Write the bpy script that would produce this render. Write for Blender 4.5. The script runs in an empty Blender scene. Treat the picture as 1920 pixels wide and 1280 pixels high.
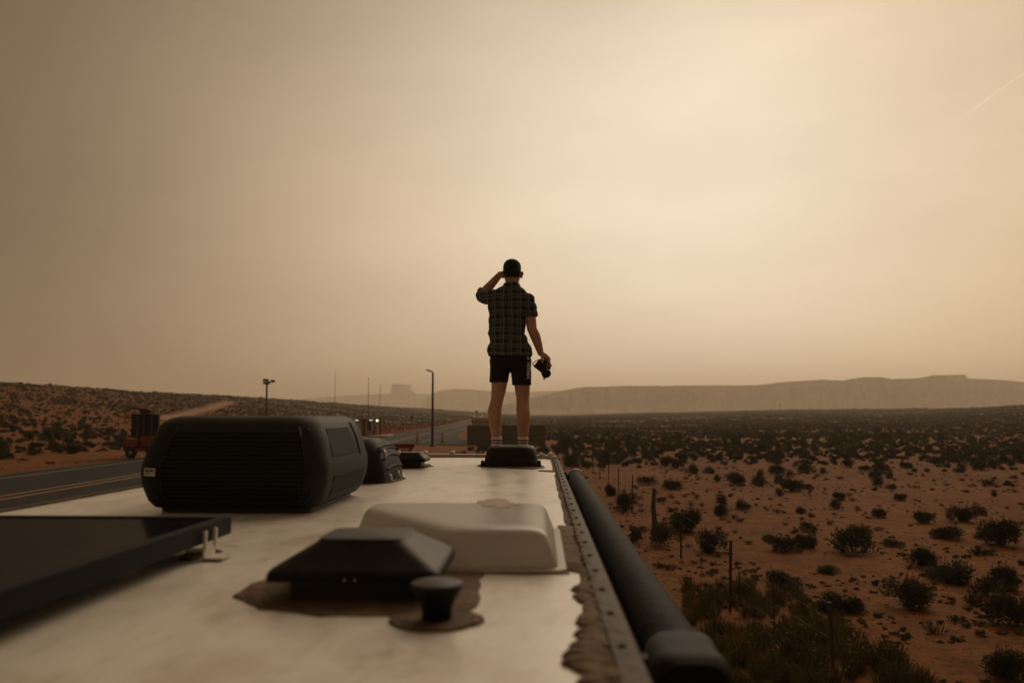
import bpy, bmesh, math, random
import numpy as np
from mathutils import Vector, Matrix, noise as mnoise
from mathutils.bvhtree import BVHTree

random.seed(7)
rng = np.random.default_rng(11)
sc = bpy.context.scene
COL = sc.collection
rad = math.radians

# ------------------------------------------------------------------ camera
CAMZ, ROOF = 3.60, 3.20
FPX = 28.0 / 36.0 * 1920.0
PITCH, YAW = rad(5.281), rad(1.986)
cd = bpy.data.cameras.new('view_camera')
cam = bpy.data.objects.new('view_camera', cd)
COL.objects.link(cam)
cam.location = (0, 0, CAMZ)
cam.rotation_euler = (rad(90) + PITCH, 0, YAW)
cd.lens = 28.0
cd.sensor_width = 36.0
cd.clip_start = 0.05
cd.clip_end = 60000
cd.dof.use_dof = True
cd.dof.focus_distance = 6.95
cd.dof.aperture_fstop = 2.2
sc.camera = cam

# ------------------------------------------------------------------ sky and sun
SUN_AZ, SUN_EL = rad(20), rad(36)
w = bpy.data.worlds.new('World')
sc.world = w
w.use_nodes = True
nt = w.node_tree
nt.nodes.clear()
def wn(t, **k):
    n = nt.nodes.new(t)
    for a, v in k.items():
        setattr(n, a, v)
    return n
def wmath(op, a, b=None, clamp=False):
    n = wn('ShaderNodeMath', operation=op, use_clamp=clamp)
    for i, v in enumerate((a, b)):
        if v is None:
            continue
        if isinstance(v, (int, float)):
            n.inputs[i].default_value = v
        else:
            nt.links.new(v, n.inputs[i])
    return n.outputs[0]
def wvmath(op, a, b):
    n = wn('ShaderNodeVectorMath', operation=op)
    for i, v in enumerate((a, b)):
        if isinstance(v, (tuple, list)):
            n.inputs[i].default_value = v
        elif isinstance(v, (int, float)):
            n.inputs['Scale'].default_value = v
        else:
            nt.links.new(v, n.inputs['Scale'] if (op == 'SCALE' and i == 1) else n.inputs[i])
    return n
sky = wn('ShaderNodeTexSky', sky_type='NISHITA', sun_disc=False)
sky.sun_elevation = SUN_EL
sky.sun_rotation = SUN_AZ
sky.dust_density = 3.0
sky.air_density = 1.2
sky.ozone_density = 0.5
tc = wn('ShaderNodeTexCoord')
# thick airborne dust: the sun is only a wide veiled glow
def lobe(az, el, width, power):
    d = (math.sin(az) * math.cos(el), math.cos(az) * math.cos(el), math.sin(el))
    dot = wvmath('DOT_PRODUCT', tc.outputs['Generated'], d).outputs['Value']
    ang = wmath('ARCCOSINE', wmath('MINIMUM', wmath('MAXIMUM', dot, -1.0), 1.0))
    return wmath('POWER', 2.71828, wmath('MULTIPLY', wmath('POWER', wmath('DIVIDE', ang, width), power), -1.0))
GLOW_W = lobe(rad(15.5), rad(10), rad(38), 3.4)
GLOW_N = lobe(rad(11), rad(16), rad(20), 2.0)
sepz = wn('ShaderNodeSeparateXYZ')
nt.links.new(tc.outputs['Generated'], sepz.inputs[0])
mrz = wn('ShaderNodeMapRange', interpolation_type='SMOOTHSTEP')
mrz.inputs['From Min'].default_value = .12
mrz.inputs['From Max'].default_value = .95
mrz.inputs['To Min'].default_value = 1.0
mrz.inputs['To Max'].default_value = .36
nt.links.new(sepz.outputs['Z'], mrz.inputs['Value'])
GLOW_W = wmath('MULTIPLY', GLOW_W, mrz.outputs[0])
mp = wn('ShaderNodeMapping')
mp.inputs['Scale'].default_value = (1.5, 1.5, 4.5)
mp.inputs['Rotation'].default_value = (0.0, 0.25, 0.0)
nt.links.new(tc.outputs['Generated'], mp.inputs['Vector'])
nz = wn('ShaderNodeTexNoise')
nz.inputs['Scale'].default_value = 1.6
nz.inputs['Detail'].default_value = 4.0
nz.inputs['Roughness'].default_value = 0.5
nt.links.new(mp.outputs['Vector'], nz.inputs['Vector'])
cloud = wmath('ADD', wmath('MULTIPLY', nz.outputs['Fac'], 0.46), 0.77)
a1 = wvmath('SCALE', (6.9, 4.95, 3.1), GLOW_W)
a2 = wvmath('SCALE', (1.55, 2.55, 2.75), GLOW_N)
base = wvmath('ADD', a1.outputs[0], a2.outputs[0])
base2 = wvmath('ADD', base.outputs[0], (1.25, 0.85, 0.52))
tint = wvmath('MULTIPLY', sky.outputs['Color'], (0.03, 0.02, 0.011))
tot = wvmath('ADD', base2.outputs[0], tint.outputs[0])
tot2 = wvmath('SCALE', tot.outputs[0], cloud)
# faint straight contrail: a short arc of the sky
def pixdir(px, py):
    cy, sy, cp, sp = math.cos(YAW), math.sin(YAW), math.cos(PITCH), math.sin(PITCH)
    f, r, u = Vector((-sy * cp, cy * cp, sp)), Vector((cy, sy, 0)), Vector((sy * sp, -cy * sp, cp))
    return (f * FPX + r * (px - 960) + u * (640 - py)).normalized()
ca_, cb_ = pixdir(1772, 243), pixdir(2060, 36)
cn_ = ca_.cross(cb_).normalized()
ct_ = cn_.cross((ca_ + cb_).normalized()).normalized()
dn = wmath('ABSOLUTE', wvmath('DOT_PRODUCT', tc.outputs['Generated'], tuple(cn_)).outputs['Value'])
ds = wvmath('DOT_PRODUCT', tc.outputs['Generated'], tuple(ct_)).outputs['Value']
def mrange(v, a, b):
    m = wn('ShaderNodeMapRange', interpolation_type='SMOOTHSTEP')
    m.inputs['From Min'].default_value, m.inputs['From Max'].default_value = a, b
    nt.links.new(v, m.inputs['Value'])
    return m.outputs[0]
s0, s1 = ca_.dot(ct_), cb_.dot(ct_)
ln_ = wmath('MULTIPLY', mrange(dn, .0020, .0004), mrange(ds, s0, s0 + (s1 - s0) * .25))
ln_ = wmath('MULTIPLY', ln_, mrange(ds, s1, s1 - abs(s1 - s0) * .2))
tot2 = wvmath('SCALE', tot2.outputs[0], wmath('ADD', wmath('MULTIPLY', ln_, .10), 1.0))
bg = wn('ShaderNodeBackground')
bg.inputs['Strength'].default_value = 0.10
nt.links.new(tot2.outputs[0], bg.inputs['Color'])
wo = wn('ShaderNodeOutputWorld')
nt.links.new(bg.outputs[0], wo.inputs['Surface'])

sl = bpy.data.lights.new('sun', 'SUN')
sl.energy = 1.25
sl.angle = rad(40)
sl.color = (1.0, 0.80, 0.58)
so = bpy.data.objects.new('sun', sl)
COL.objects.link(so)
sd = Vector((math.sin(SUN_AZ) * math.cos(SUN_EL), math.cos(SUN_AZ) * math.cos(SUN_EL), math.sin(SUN_EL)))
so.rotation_euler = (-sd).to_track_quat('-Z', 'Y').to_euler()
so.location = (20, 20, 60)

vs = sc.view_settings
vs.view_transform = 'Standard'
vs.look = 'None'
vs.exposure = 0.0
vs.gamma = 1.0
vs.use_curve_mapping = False
sc.cycles.use_denoising = True
sc.cycles.max_bounces = 8
sc.cycles.volume_bounces = 1
sc.cycles.transparent_max_bounces = 8

# ------------------------------------------------------------------ helpers
CY, SY, CP, SP = math.cos(YAW), math.sin(YAW), math.cos(PITCH), math.sin(PITCH)
FWD, RGT, UPV = Vector((-SY * CP, CY * CP, SP)), Vector((CY, SY, 0)), Vector((SY * SP, -CY * SP, CP))
CAM = Vector((0, 0, CAMZ))
def ray(px, py):
    d = FWD * FPX + RGT * (px - 960) + UPV * (640 - py)
    return d / d.y
def at(px, py, Y):
    return CAM + ray(px, py) * Y
def onz(px, py, z=ROOF):
    d = ray(px, py)
    return CAM + d * ((z - CAMZ) / d.z)

def ordinal(n):
    w_ = ['', 'first', 'second', 'third', 'fourth', 'fifth', 'sixth', 'seventh', 'eighth', 'ninth', 'tenth', 'eleventh', 'twelfth']
    return w_[n] if n < len(w_) else '%d%s' % (n, {1: 'st', 2: 'nd', 3: 'rd'}.get(n % 10 if n % 100 not in (11, 12, 13) else 0, 'th'))
def tag(o, label=None, cat=None, group=None, kind=None):
    if label: o['label'] = label
    if cat: o['category'] = cat
    if group: o['group'] = group
    if kind: o['kind'] = kind
    return o
ORG = {}
def empty(name, loc, label, cat, group=None, rz=0.0, local=False):
    o = bpy.data.objects.new(name, None)
    COL.objects.link(o)
    o.location = loc
    o.rotation_euler = (0, 0, rz)
    o.empty_display_size = 0.2
    ORG[o.name] = Vector((0, 0, 0)) if local else Vector(loc)
    return tag(o, label, cat, group)
def link(name, me, parent=None, mat=None, loc=None):
    o = bpy.data.objects.new(name, me)
    COL.objects.link(o)
    if mat is not None:
        me.materials.clear()
        me.materials.append(mat)
    if parent is not None:
        o.parent = parent
    if loc is not None:
        o.location = loc
    return o
def shade(me, smooth):
    if smooth:
        me.polygons.foreach_set('use_smooth', [True] * len(me.polygons))

class MB:
    def __init__(s):
        s.v, s.f = [], []
    def add(s, vs_, fs_):
        n = len(s.v)
        s.v += [Vector(p) for p in vs_]
        s.f += [tuple(i + n for i in f) for f in fs_]
        return s
    def box(s, c, d, rot=None):
        hx, hy, hz = d[0] / 2, d[1] / 2, d[2] / 2
        vs_ = [Vector((x, y, z)) for x in (-hx, hx) for y in (-hy, hy) for z in (-hz, hz)]
        if rot is not None:
            vs_ = [rot @ p for p in vs_]
        c = Vector(c)
        return s.add([p + c for p in vs_], [(0, 1, 3, 2), (4, 6, 7, 5), (0, 4, 5, 1), (2, 3, 7, 6), (0, 2, 6, 4), (1, 5, 7, 3)])
    def loft(s, rings, cap0=True, cap1=True):
        n = len(rings[0])
        vs_ = [p for r in rings for p in r]
        fs_ = []
        for k in range(len(rings) - 1):
            for i in range(n):
                j = (i + 1) % n
                fs_.append((k * n + i, k * n + j, (k + 1) * n + j, (k + 1) * n + i))
        if cap0: fs_.append(tuple(range(n - 1, -1, -1)))
        if cap1: fs_.append(tuple((len(rings) - 1) * n + i for i in range(n)))
        return s.add(vs_, fs_)
    def tube(s, pts, radii, n=10, ry=None):
        pts = [Vector(p) for p in pts]
        if isinstance(radii, (int, float)): radii = [radii] * len(pts)
        rings = []
        up = None
        for k, p in enumerate(pts):
            t = (pts[min(k + 1, len(pts) - 1)] - pts[max(k - 1, 0)]).normalized()
            if up is None:
                up = Vector((0, 0, 1)) if abs(t.z) < 0.9 else Vector((0, 1, 0))
            a = t.cross(up).normalized()
            b = a.cross(t).normalized()
            up = b
            rings.append([p + a * (radii[k] * math.cos(2 * math.pi * i / n)) + b * (radii[k] * (ry or 1) * math.sin(2 * math.pi * i / n)) for i in range(n)])
        return s.loft(rings)
    def lathe(s, c, prof, n=20, axis=None):
        c = Vector(c)
        rot = axis if axis is not None else Matrix.Identity(3)
        rings = [[c + rot @ Vector((r * math.cos(2 * math.pi * i / n), r * math.sin(2 * math.pi * i / n), z)) for i in range(n)] for r, z in prof]
        return s.loft(rings)
    def prism(s, pts2, z0, z1):
        n = len(pts2)
        return s.loft([[Vector((x, y, z0)) for x, y in pts2], [Vector((x, y, z1)) for x, y in pts2]])
    def sphere(s, c, r, nu=16, nv=10, rot=None):
        c = Vector(c)
        rx, ry, rz = (r, r, r) if isinstance(r, (int, float)) else r
        rings = []
        for k in range(nv + 1):
            th = math.pi * (0.02 + 0.96 * k / nv)
            rg = [Vector((rx * math.sin(th) * math.cos(2 * math.pi * i / nu), ry * math.sin(th) * math.sin(2 * math.pi * i / nu), -rz * math.cos(th))) for i in range(nu)]
            rings.append([c + ((rot @ p) if rot is not None else p) for p in rg])
        return s.loft(rings)
    def mesh(s, name, org=Vector((0, 0, 0))):
        me = bpy.data.meshes.new(name)
        me.from_pydata([tuple(p - org) for p in s.v], [], s.f)
        bm = bmesh.new()
        bm.from_mesh(me)
        bmesh.ops.recalc_face_normals(bm, faces=bm.faces)
        bm.to_mesh(me)
        bm.free()
        return me
    def build(s, name, mat, parent=None, smooth=False, org=None, bevel=0, auto=None, seg=2):
        if org is None:
            org = ORG[parent.name] if parent is not None else Vector((0, 0, 0))
        me = s.mesh(name, org)
        if auto is not None:
            shade(me, True)
            me.set_sharp_from_angle(angle=rad(auto))
        else:
            shade(me, smooth)
        o = link(name, me, parent, mat)
        ORG[o.name] = org
        if bevel:
            b = o.modifiers.new('bevel', 'BEVEL')
            b.width = bevel
            b.segments = seg
            b.limit_method = 'ANGLE'
            b.angle_limit = rad(35)
        return o
def rrect(cx, cy, hx, hy, r, n=5):
    r = min(r, hx * .99, hy * .99)
    pts = []
    for q, (sx, sy) in enumerate(((1, 1), (-1, 1), (-1, -1), (1, -1))):
        for k in range(n):
            a = math.pi / 2 * (q + k / (n - 1))
            pts.append((cx + sx * (hx - r) + r * math.cos(a), cy + sy * (hy - r) + r * math.sin(a)))
    return pts
def ring(pts2, z):
    return [Vector((x, y, z)) for x, y in pts2]

# ------------------------------------------------------------------ materials
def pm(name, col, rough=0.7, var=0.25, scale=6.0, bump=0.0, bscale=40.0, metal=0.0, spec=0.4, col2=None, sheen=0):
    m = bpy.data.materials.new(name)
    m.use_nodes = True
    t = m.node_tree
    b = t.nodes['Principled BSDF']
    b.inputs['Roughness'].default_value = rough
    b.inputs['Metallic'].default_value = metal
    b.inputs['Specular IOR Level'].default_value = spec
    co = t.nodes.new('ShaderNodeTexCoord')
    n = t.nodes.new('ShaderNodeTexNoise')
    n.inputs['Scale'].default_value = scale
    n.inputs['Detail'].default_value = 6
    n.inputs['Roughness'].default_value = 0.62
    t.links.new(co.outputs['Object'], n.inputs['Vector'])
    r = t.nodes.new('ShaderNodeValToRGB')
    c2 = col2 or tuple(c * (1 - var) for c in col)
    r.color_ramp.elements[0].position = 0.3
    r.color_ramp.elements[1].position = 0.7
    r.color_ramp.elements[0].color = (*c2, 1)
    r.color_ramp.elements[1].color = (*[min(1, c * (1 + var * .5)) for c in col], 1)
    t.links.new(n.outputs['Fac'], r.inputs['Fac'])
    t.links.new(r.outputs['Color'], b.inputs['Base Color'])
    if bump:
        n2 = t.nodes.new('ShaderNodeTexNoise')
        n2.inputs['Scale'].default_value = bscale
        n2.inputs['Detail'].default_value = 5
        t.links.new(co.outputs['Object'], n2.inputs['Vector'])
        bp = t.nodes.new('ShaderNodeBump')
        bp.inputs['Strength'].default_value = bump
        bp.inputs['Distance'].default_value = 0.02
        t.links.new(n2.outputs['Fac'], bp.inputs['Height'])
        t.links.new(bp.outputs['Normal'], b.inputs['Normal'])
    return m
def emit(name, col, s):
    m = pm(name, col, 0.4)
    b = m.node_tree.nodes['Principled BSDF']
    b.inputs['Emission Color'].default_value = (*col, 1)
    b.inputs['Emission Strength'].default_value = s
    return m

def dusty(m, amount, col=(.20, .145, .095)):
    t = m.node_tree
    b = t.nodes['Principled BSDF']
    src = b.inputs['Base Color'].links[0].from_socket
    g = t.nodes.new('ShaderNodeNewGeometry')
    sp = t.nodes.new('ShaderNodeSeparateXYZ')
    t.links.new(g.outputs['Normal'], sp.inputs[0])
    co = t.nodes.new('ShaderNodeTexCoord')
    n = t.nodes.new('ShaderNodeTexNoise')
    n.inputs['Scale'].default_value = 7
    n.inputs['Detail'].default_value = 8
    n.inputs['Roughness'].default_value = .7
    t.links.new(co.outputs['Object'], n.inputs['Vector'])
    a = t.nodes.new('ShaderNodeMapRange')
    a.inputs['From Min'].default_value = .1
    a.inputs['From Max'].default_value = .95
    a.inputs['To Max'].default_value = amount
    t.links.new(sp.outputs['Z'], a.inputs['Value'])
    c = t.nodes.new('ShaderNodeMapRange')
    c.inputs['From Min'].default_value = .38
    c.inputs['From Max'].default_value = .68
    c.inputs['To Min'].default_value = .35
    t.links.new(n.outputs['Fac'], c.inputs['Value'])
    f = t.nodes.new('ShaderNodeMath'); f.operation = 'MULTIPLY'
    t.links.new(a.outputs[0], f.inputs[0]); t.links.new(c.outputs[0], f.inputs[1])
    x = t.nodes.new('ShaderNodeMix'); x.data_type = 'RGBA'
    t.links.new(f.outputs[0], x.inputs[0]); t.links.new(src, x.inputs[6]); x.inputs[7].default_value = (*col, 1)
    t.links.new(x.outputs[2], b.inputs['Base Color'])
    return m

M = {}
M['shroud'] = pm('shroud_plastic', (0.015, 0.016, 0.0135), 0.66, .3, 9, .12, 90, spec=.25)
M['grille'] = pm('grille_plastic', (0.014, 0.015, 0.013), 0.6, .2, 20)
M['panelside'] = pm('side_grille_plastic', (0.012, 0.013, 0.011), 0.75, .2, 30, .2, 120, spec=.2)
M['smoke'] = pm('smoked_vent_lid', (0.009, 0.009, 0.008), 0.5, .35, 7, .06, 30, spec=.14)
M['vinyl'] = pm('awning_vinyl', (0.009, 0.009, 0.007), 0.72, .4, 5, .25, 35, spec=.06)
M['blackcap'] = pm('black_end_cap', (0.010, 0.010, 0.009), 0.7, .2, 12, spec=.12)
M['alu'] = pm('dull_aluminium', (0.30, 0.29, 0.27), 0.45, .2, 10, metal=.8)
M['whitepl'] = pm('cream_plastic', (0.62, 0.56, 0.47), 0.5, .2, 12)
M['chrome'] = pm('chrome_clip', (0.6, 0.58, 0.55), 0.22, .1, 10, metal=1)
M['sealant'] = pm('brown_lap_sealant', (0.155, 0.100, 0.056), 0.85, .5, 9, .8, 28, spec=.2)
M['trim'] = pm('roof_edge_trim', (0.105, 0.080, 0.056), 0.7, .5, 9, .5, 40, spec=.2)
M['screw'] = pm('screw_head', (0.09, 0.07, 0.05), 0.7, .3, 30, spec=.2)
M['wallw'] = pm('motorhome_wall', (0.55, 0.50, 0.43), 0.45, .15, 3)
M['tyre'] = pm('tyre_rubber', (0.02, 0.02, 0.02), 0.85, .2, 20)
M['glass'] = pm('dark_glass', (0.02, 0.022, 0.024), 0.1, .1, 3, spec=.6)
M['cell'] = pm('solar_cells', (0.013, 0.012, 0.013), 0.22, .3, 5, spec=.18)
def panel_glass():
    m = pm('solar_cells', (0.012, 0.011, 0.012), .5, .3, 5)
    t = m.node_tree
    g, mx = t.nodes.new('ShaderNodeBsdfGlossy'), t.nodes.new('ShaderNodeMixShader')
    g.inputs['Roughness'].default_value = .10
    g.inputs['Color'].default_value = (.9, .85, .8, 1)
    mx.inputs[0].default_value = .085
    t.nodes['Principled BSDF'].inputs['Specular IOR Level'].default_value = 0.0
    t.links.new(t.nodes['Principled BSDF'].outputs[0], mx.inputs[1])
    t.links.new(g.outputs[0], mx.inputs[2])
    t.links.new(mx.outputs[0], t.nodes['Material Output'].inputs['Surface'])
    return m
M['cell'] = panel_glass()
M['frameblk'] = pm('black_panel_frame', (0.005, 0.005, 0.005), 0.6, .2, 15, spec=.1)
M['asphalt'] = pm('asphalt', (0.029, 0.027, 0.023), 0.9, .3, .6, .4, 60, spec=.15)
M['yellow'] = pm('yellow_road_paint', (0.26, 0.145, 0.035), 0.75, .4, 3)
M['whitep'] = pm('white_road_paint', (0.24, 0.21, 0.17), 0.75, .3, 3)
M['post'] = pm('weathered_steel_post', (0.07, 0.048, 0.032), 0.8, .4, 14)
M['wood'] = pm('weathered_wood', (0.10, 0.068, 0.042), 0.9, .5, 10, .5, 30)
M['board'] = pm('brown_fence_board', (0.105, 0.060, 0.026), 0.85, .5, 2.2, .3, 20)
M['polem'] = pm('dark_pole_paint', (0.075, 0.062, 0.045), 0.6, .3, 4)
M['polew'] = pm('pale_pole_paint', (0.38, 0.32, 0.25), 0.5, .2, 4)
M['orange'] = pm('orange_plastic', (0.62, 0.105, 0.02), 0.55, .25, 3)
M['orangep'] = pm('orange_trailer_paint', (0.27, 0.065, 0.010), 0.6, .5, 5)
M['rubber'] = pm('black_rubber', (0.02, 0.019, 0.018), 0.8, .2, 6)
M['red'] = pm('sign_red', (0.22, 0.014, 0.008), 0.5, .3, 6)
M['signw'] = pm('sign_white', (0.60, 0.54, 0.44), 0.55, .15, 8)
M['signback'] = pm('sign_back', (0.05, 0.045, 0.038), 0.6, .2, 8)
M['black'] = pm('black_print', (0.012, 0.012, 0.012), 0.6, .1, 8)
M['stucco'] = pm('tan_stucco', (0.50, 0.41, 0.31), 0.8, .2, 2, .2, 20)
M['pink'] = pm('pink_stucco', (0.48, 0.25, 0.17), 0.8, .2, 2)
M['lampon'] = emit('lit_lamp', (1.0, 0.83, 0.52), 2.2)
M['tubeon'] = emit('lit_tube', (1.0, 0.86, 0.62), 0.9)
M['markerlens'] = pm('pale_marker_lens', (0.62, 0.53, 0.42), 0.2, .1, 8, spec=.6)
M['skin'] = pm('skin', (0.56, 0.31, 0.20), 0.5, .15, 14, .05, 90)
M['hair'] = pm('short_dark_hair', (0.016, 0.012, 0.008), 0.75, .35, 60, .6, 220)
M['shorts'] = pm('black_shorts_cloth', (0.012, 0.0125, 0.012), 0.85, .3, 12, .2, 30)
M['shoe'] = pm('dark_shoe', (0.02, 0.02, 0.019), 0.7, .2, 20)
M['camblk'] = pm('camera_black', (0.012, 0.012, 0.011), 0.45, .2, 30, .2, 200)
dusty(M['shroud'], .22)
dusty(M['smoke'], .20)
dusty(M['vinyl'], .06)
dusty(M['blackcap'], .13)
M['stem'] = pm('grey_twig', (0.075, 0.055, 0.038), 0.9, .4, 6)

def leafmat(name, col, col2, col3=None):
    m = bpy.data.materials.new(name)
    m.use_nodes = True
    t = m.node_tree
    b = t.nodes['Principled BSDF']
    b.inputs['Roughness'].default_value = 0.75
    b.inputs['Specular IOR Level'].default_value = 0.2
    oi = t.nodes.new('ShaderNodeObjectInfo')
    co = t.nodes.new('ShaderNodeTexCoord')
    n = t.nodes.new('ShaderNodeTexNoise')
    n.inputs['Scale'].default_value = 7.0
    t.links.new(co.outputs['Object'], n.inputs['Vector'])
    ad = t.nodes.new('ShaderNodeMath'); ad.operation = 'ADD'
    t.links.new(n.outputs['Fac'], ad.inputs[0])
    t.links.new(oi.outputs['Random'], ad.inputs[1])
    hf = t.nodes.new('ShaderNodeMath'); hf.operation = 'MULTIPLY'; hf.inputs[1].default_value = 0.5
    t.links.new(ad.outputs[0], hf.inputs[0])
    r = t.nodes.new('ShaderNodeValToRGB')
    r.color_ramp.elements[0].position = 0.2
    r.color_ramp.elements[1].position = 0.8
    r.color_ramp.elements[0].color = (*col, 1)
    r.color_ramp.elements[1].color = (*col2, 1)
    if col3:
        e = r.color_ramp.elements.new(.95)
        e.color = (*col3, 1)
    t.links.new(hf.outputs[0], r.inputs['Fac'])
    t.links.new(r.outputs['Color'], b.inputs['Base Color'])
    return m
M['sage'] = leafmat('sagebrush_leaf', (0.050, 0.056, 0.026), (0.105, 0.108, 0.055), (0.16, 0.125, 0.065))
M['weed'] = leafmat('olive_weed_leaf', (0.10, 0.088, 0.032), (0.21, 0.16, 0.066))
M['dry'] = leafmat('dry_tuft', (0.09, 0.06, 0.032), (0.20, 0.135, 0.07))

# white roof skin: dusty, streaked, stained
def roof_material():
    m = bpy.data.materials.new('dusty_white_roof')
    m.use_nodes = True
    t = m.node_tree
    b = t.nodes['Principled BSDF']
    b.inputs['Specular IOR Level'].default_value = 0.55
    co = t.nodes.new('ShaderNodeTexCoord')
    def nzn(scale, det, mscale=(1, 1, 1)):
        mpn = t.nodes.new('ShaderNodeMapping')
        mpn.inputs['Scale'].default_value = mscale
        t.links.new(co.outputs['Object'], mpn.inputs['Vector'])
        n = t.nodes.new('ShaderNodeTexNoise')
        n.inputs['Scale'].default_value = scale
        n.inputs['Detail'].default_value = det
        n.inputs['Roughness'].default_value = .6
        t.links.new(mpn.outputs['Vector'], n.inputs['Vector'])
        return n.outputs['Fac']
    def ramp(f, p0, p1, c0, c1):
        r = t.nodes.new('ShaderNodeValToRGB')
        r.color_ramp.elements[0].position, r.color_ramp.elements[1].position = p0, p1
        r.color_ramp.elements[0].color, r.color_ramp.elements[1].color = (*c0, 1), (*c1, 1)
        t.links.new(f, r.inputs['Fac'])
        return r.outputs['Color']
    def mul(a, bb):
        x = t.nodes.new('ShaderNodeMix'); x.data_type = 'RGBA'; x.blend_type = 'MULTIPLY'
        x.inputs[0].default_value = 1
        t.links.new(a, x.inputs[6]); t.links.new(bb, x.inputs[7])
        return x.outputs[2]
    c = ramp(nzn(2.2, 6, (1, .6, 1)), .3, .75, (0.68, 0.615, 0.53), (0.83, 0.78, 0.695))
    c = mul(c, ramp(nzn(13, 7, (1.6, .5, 1)), .25, .5, (0.80, 0.77, 0.72), (1, 1, 1)))
    c = mul(c, ramp(nzn(34, 5), .24, .33, (0.62, 0.55, 0.47), (1, 1, 1)))
    c = mul(c, ramp(nzn(5.2, 7, (.9, 1.2, 1)), .29, .40, (0.70, 0.63, 0.54), (1, 1, 1)))
    c = mul(c, ramp(nzn(3.1, 8, (1.5, .9, 1)), .36, .50, (0.82, 0.77, 0.70), (1, 1, 1)))
    t.links.new(c, b.inputs['Base Color'])
    rr = t.nodes.new('ShaderNodeMapRange')
    rr.inputs['To Min'].default_value = .20
    rr.inputs['To Max'].default_value = .46
    t.links.new(nzn(6, 5), rr.inputs['Value'])
    t.links.new(rr.outputs[0], b.inputs['Roughness'])
    bp = t.nodes.new('ShaderNodeBump')
    bp.inputs['Strength'].default_value = .06
    bp.inputs['Distance'].default_value = .02
    t.links.new(nzn(8, 4), bp.inputs['Height'])
    t.links.new(bp.outputs['Normal'], b.inputs['Normal'])
    return m
M['roof'] = roof_material()

# ------------------------------------------------------------------ terrain
def vnoise(x, y, seed=0):
    x = np.asarray(x, float); y = np.asarray(y, float)
    xi, yi = np.floor(x).astype(np.int64), np.floor(y).astype(np.int64)
    fx, fy = x - xi, y - yi
    fx, fy = fx * fx * (3 - 2 * fx), fy * fy * (3 - 2 * fy)
    def h(a, b):
        n = (a * 374761393 + b * 668265263 + seed * 974711) & 0x7fffffff
        n = ((n ^ (n >> 13)) * 1274126177) & 0x7fffffff
        return ((n ^ (n >> 16)) & 0xffff) / 65535.0
    return (h(xi, yi) * (1 - fx) + h(xi + 1, yi) * fx) * (1 - fy) + (h(xi, yi + 1) * (1 - fx) + h(xi + 1, yi + 1) * fx) * fy
def fbm(x, y, seed=0, o=4):
    s, a, t = 0, .5, 0
    for k in range(o):
        s = s + a * vnoise(x * 2 ** k, y * 2 ** k, seed + k); t += a; a *= .5
    return s / t
def sst(a, b, x):
    t = np.clip((np.asarray(x, float) - a) / (b - a), 0, 1)
    return t * t * (3 - 2 * t)
AZ = [-180, -60, -36.7, -34.1, -27, -18.9, -9.95, -4.3, -0.5, 1.5, 6.9, 15.7, 25.3, 28.7, 31.3, 45, 70, 180]
EPX = [20, 60, 66, 60, 45, 30, 14, 6, 1, 1, 5.5, 9, 10.5, 14, 20, 25, 22, 20]
RR = [900, 300, 260, 260, 330, 480, 750, 1100, 1300, 1300, 1150, 950, 850, 720, 640, 600, 800, 900]
R0 = [150, 60, 45, 45, 60, 90, 260, 350, 350, 350, 250, 180, 150, 120, 110, 110, 150, 150]
ga = np.arange(-180, 180.01, .5)
def sm(tab):
    v = np.interp(ga, AZ, tab)
    k = np.ones(7) / 7
    return np.convolve(np.r_[v[-4:-1], v, v[1:4]], k, 'valid')
gE, gR, g0 = sm(EPX), sm(RR), sm(R0)
def road_x(y):
    return -15.3 - 0.0415 * np.asarray(y, float)
def T(x, y):
    x = np.asarray(x, float); y = np.asarray(y, float)
    r = np.hypot(x, y) + 1e-6
    a = np.degrees(np.arctan2(x, y))
    e, R, r0 = np.interp(a, ga, gE), np.interp(a, ga, gR), np.interp(a, ga, g0)
    zR = CAMZ + e / FPX * R * np.maximum(np.cos(np.radians(a)), .3)
    up = np.clip((r - r0) / (R - r0), 0, 1) ** 1.35 * zR
    hill = up - np.clip((r - R) / 1500, 0, 1) * (zR + 22)
    rx = road_x(y)
    bank = 1.05 * sst(6, 11, -x) * (1 - sst(50, 105, y))
    und = (fbm(x / 38, y / 30, 3) - .5) * (.5 + np.clip(r / 300, 0, 2.2)) + (fbm(x / 6, y / 6, 9, 3) - .5) * .16
    near = sst(6, 14, r) * sst(7, 15, np.abs(x - rx)) * (1 - .9 * np.exp(-(((x + 5) / 22) ** 2 + ((y - 100) / 45) ** 2)))
    return hill + bank + und * near
def Tz(x, y):
    return float(T(x, y))
def hit(px, py, far=2500):
    d = ray(px, py)
    ys = np.concatenate([np.arange(3, 60, .25), np.geomspace(60, far, 900)])
    g = CAMZ + d.z * ys - T(d.x * ys, ys)
    k = np.argmax(g < 0)
    if g[k] >= 0:
        return None
    lo, hi = ys[max(k - 1, 0)], ys[k]
    for _ in range(20):
        m = (lo + hi) / 2
        if CAMZ + d.z * m - Tz(d.x * m, m) < 0: hi = m
        else: lo = m
    return Vector((d.x * hi, hi, Tz(d.x * hi, hi)))

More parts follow.
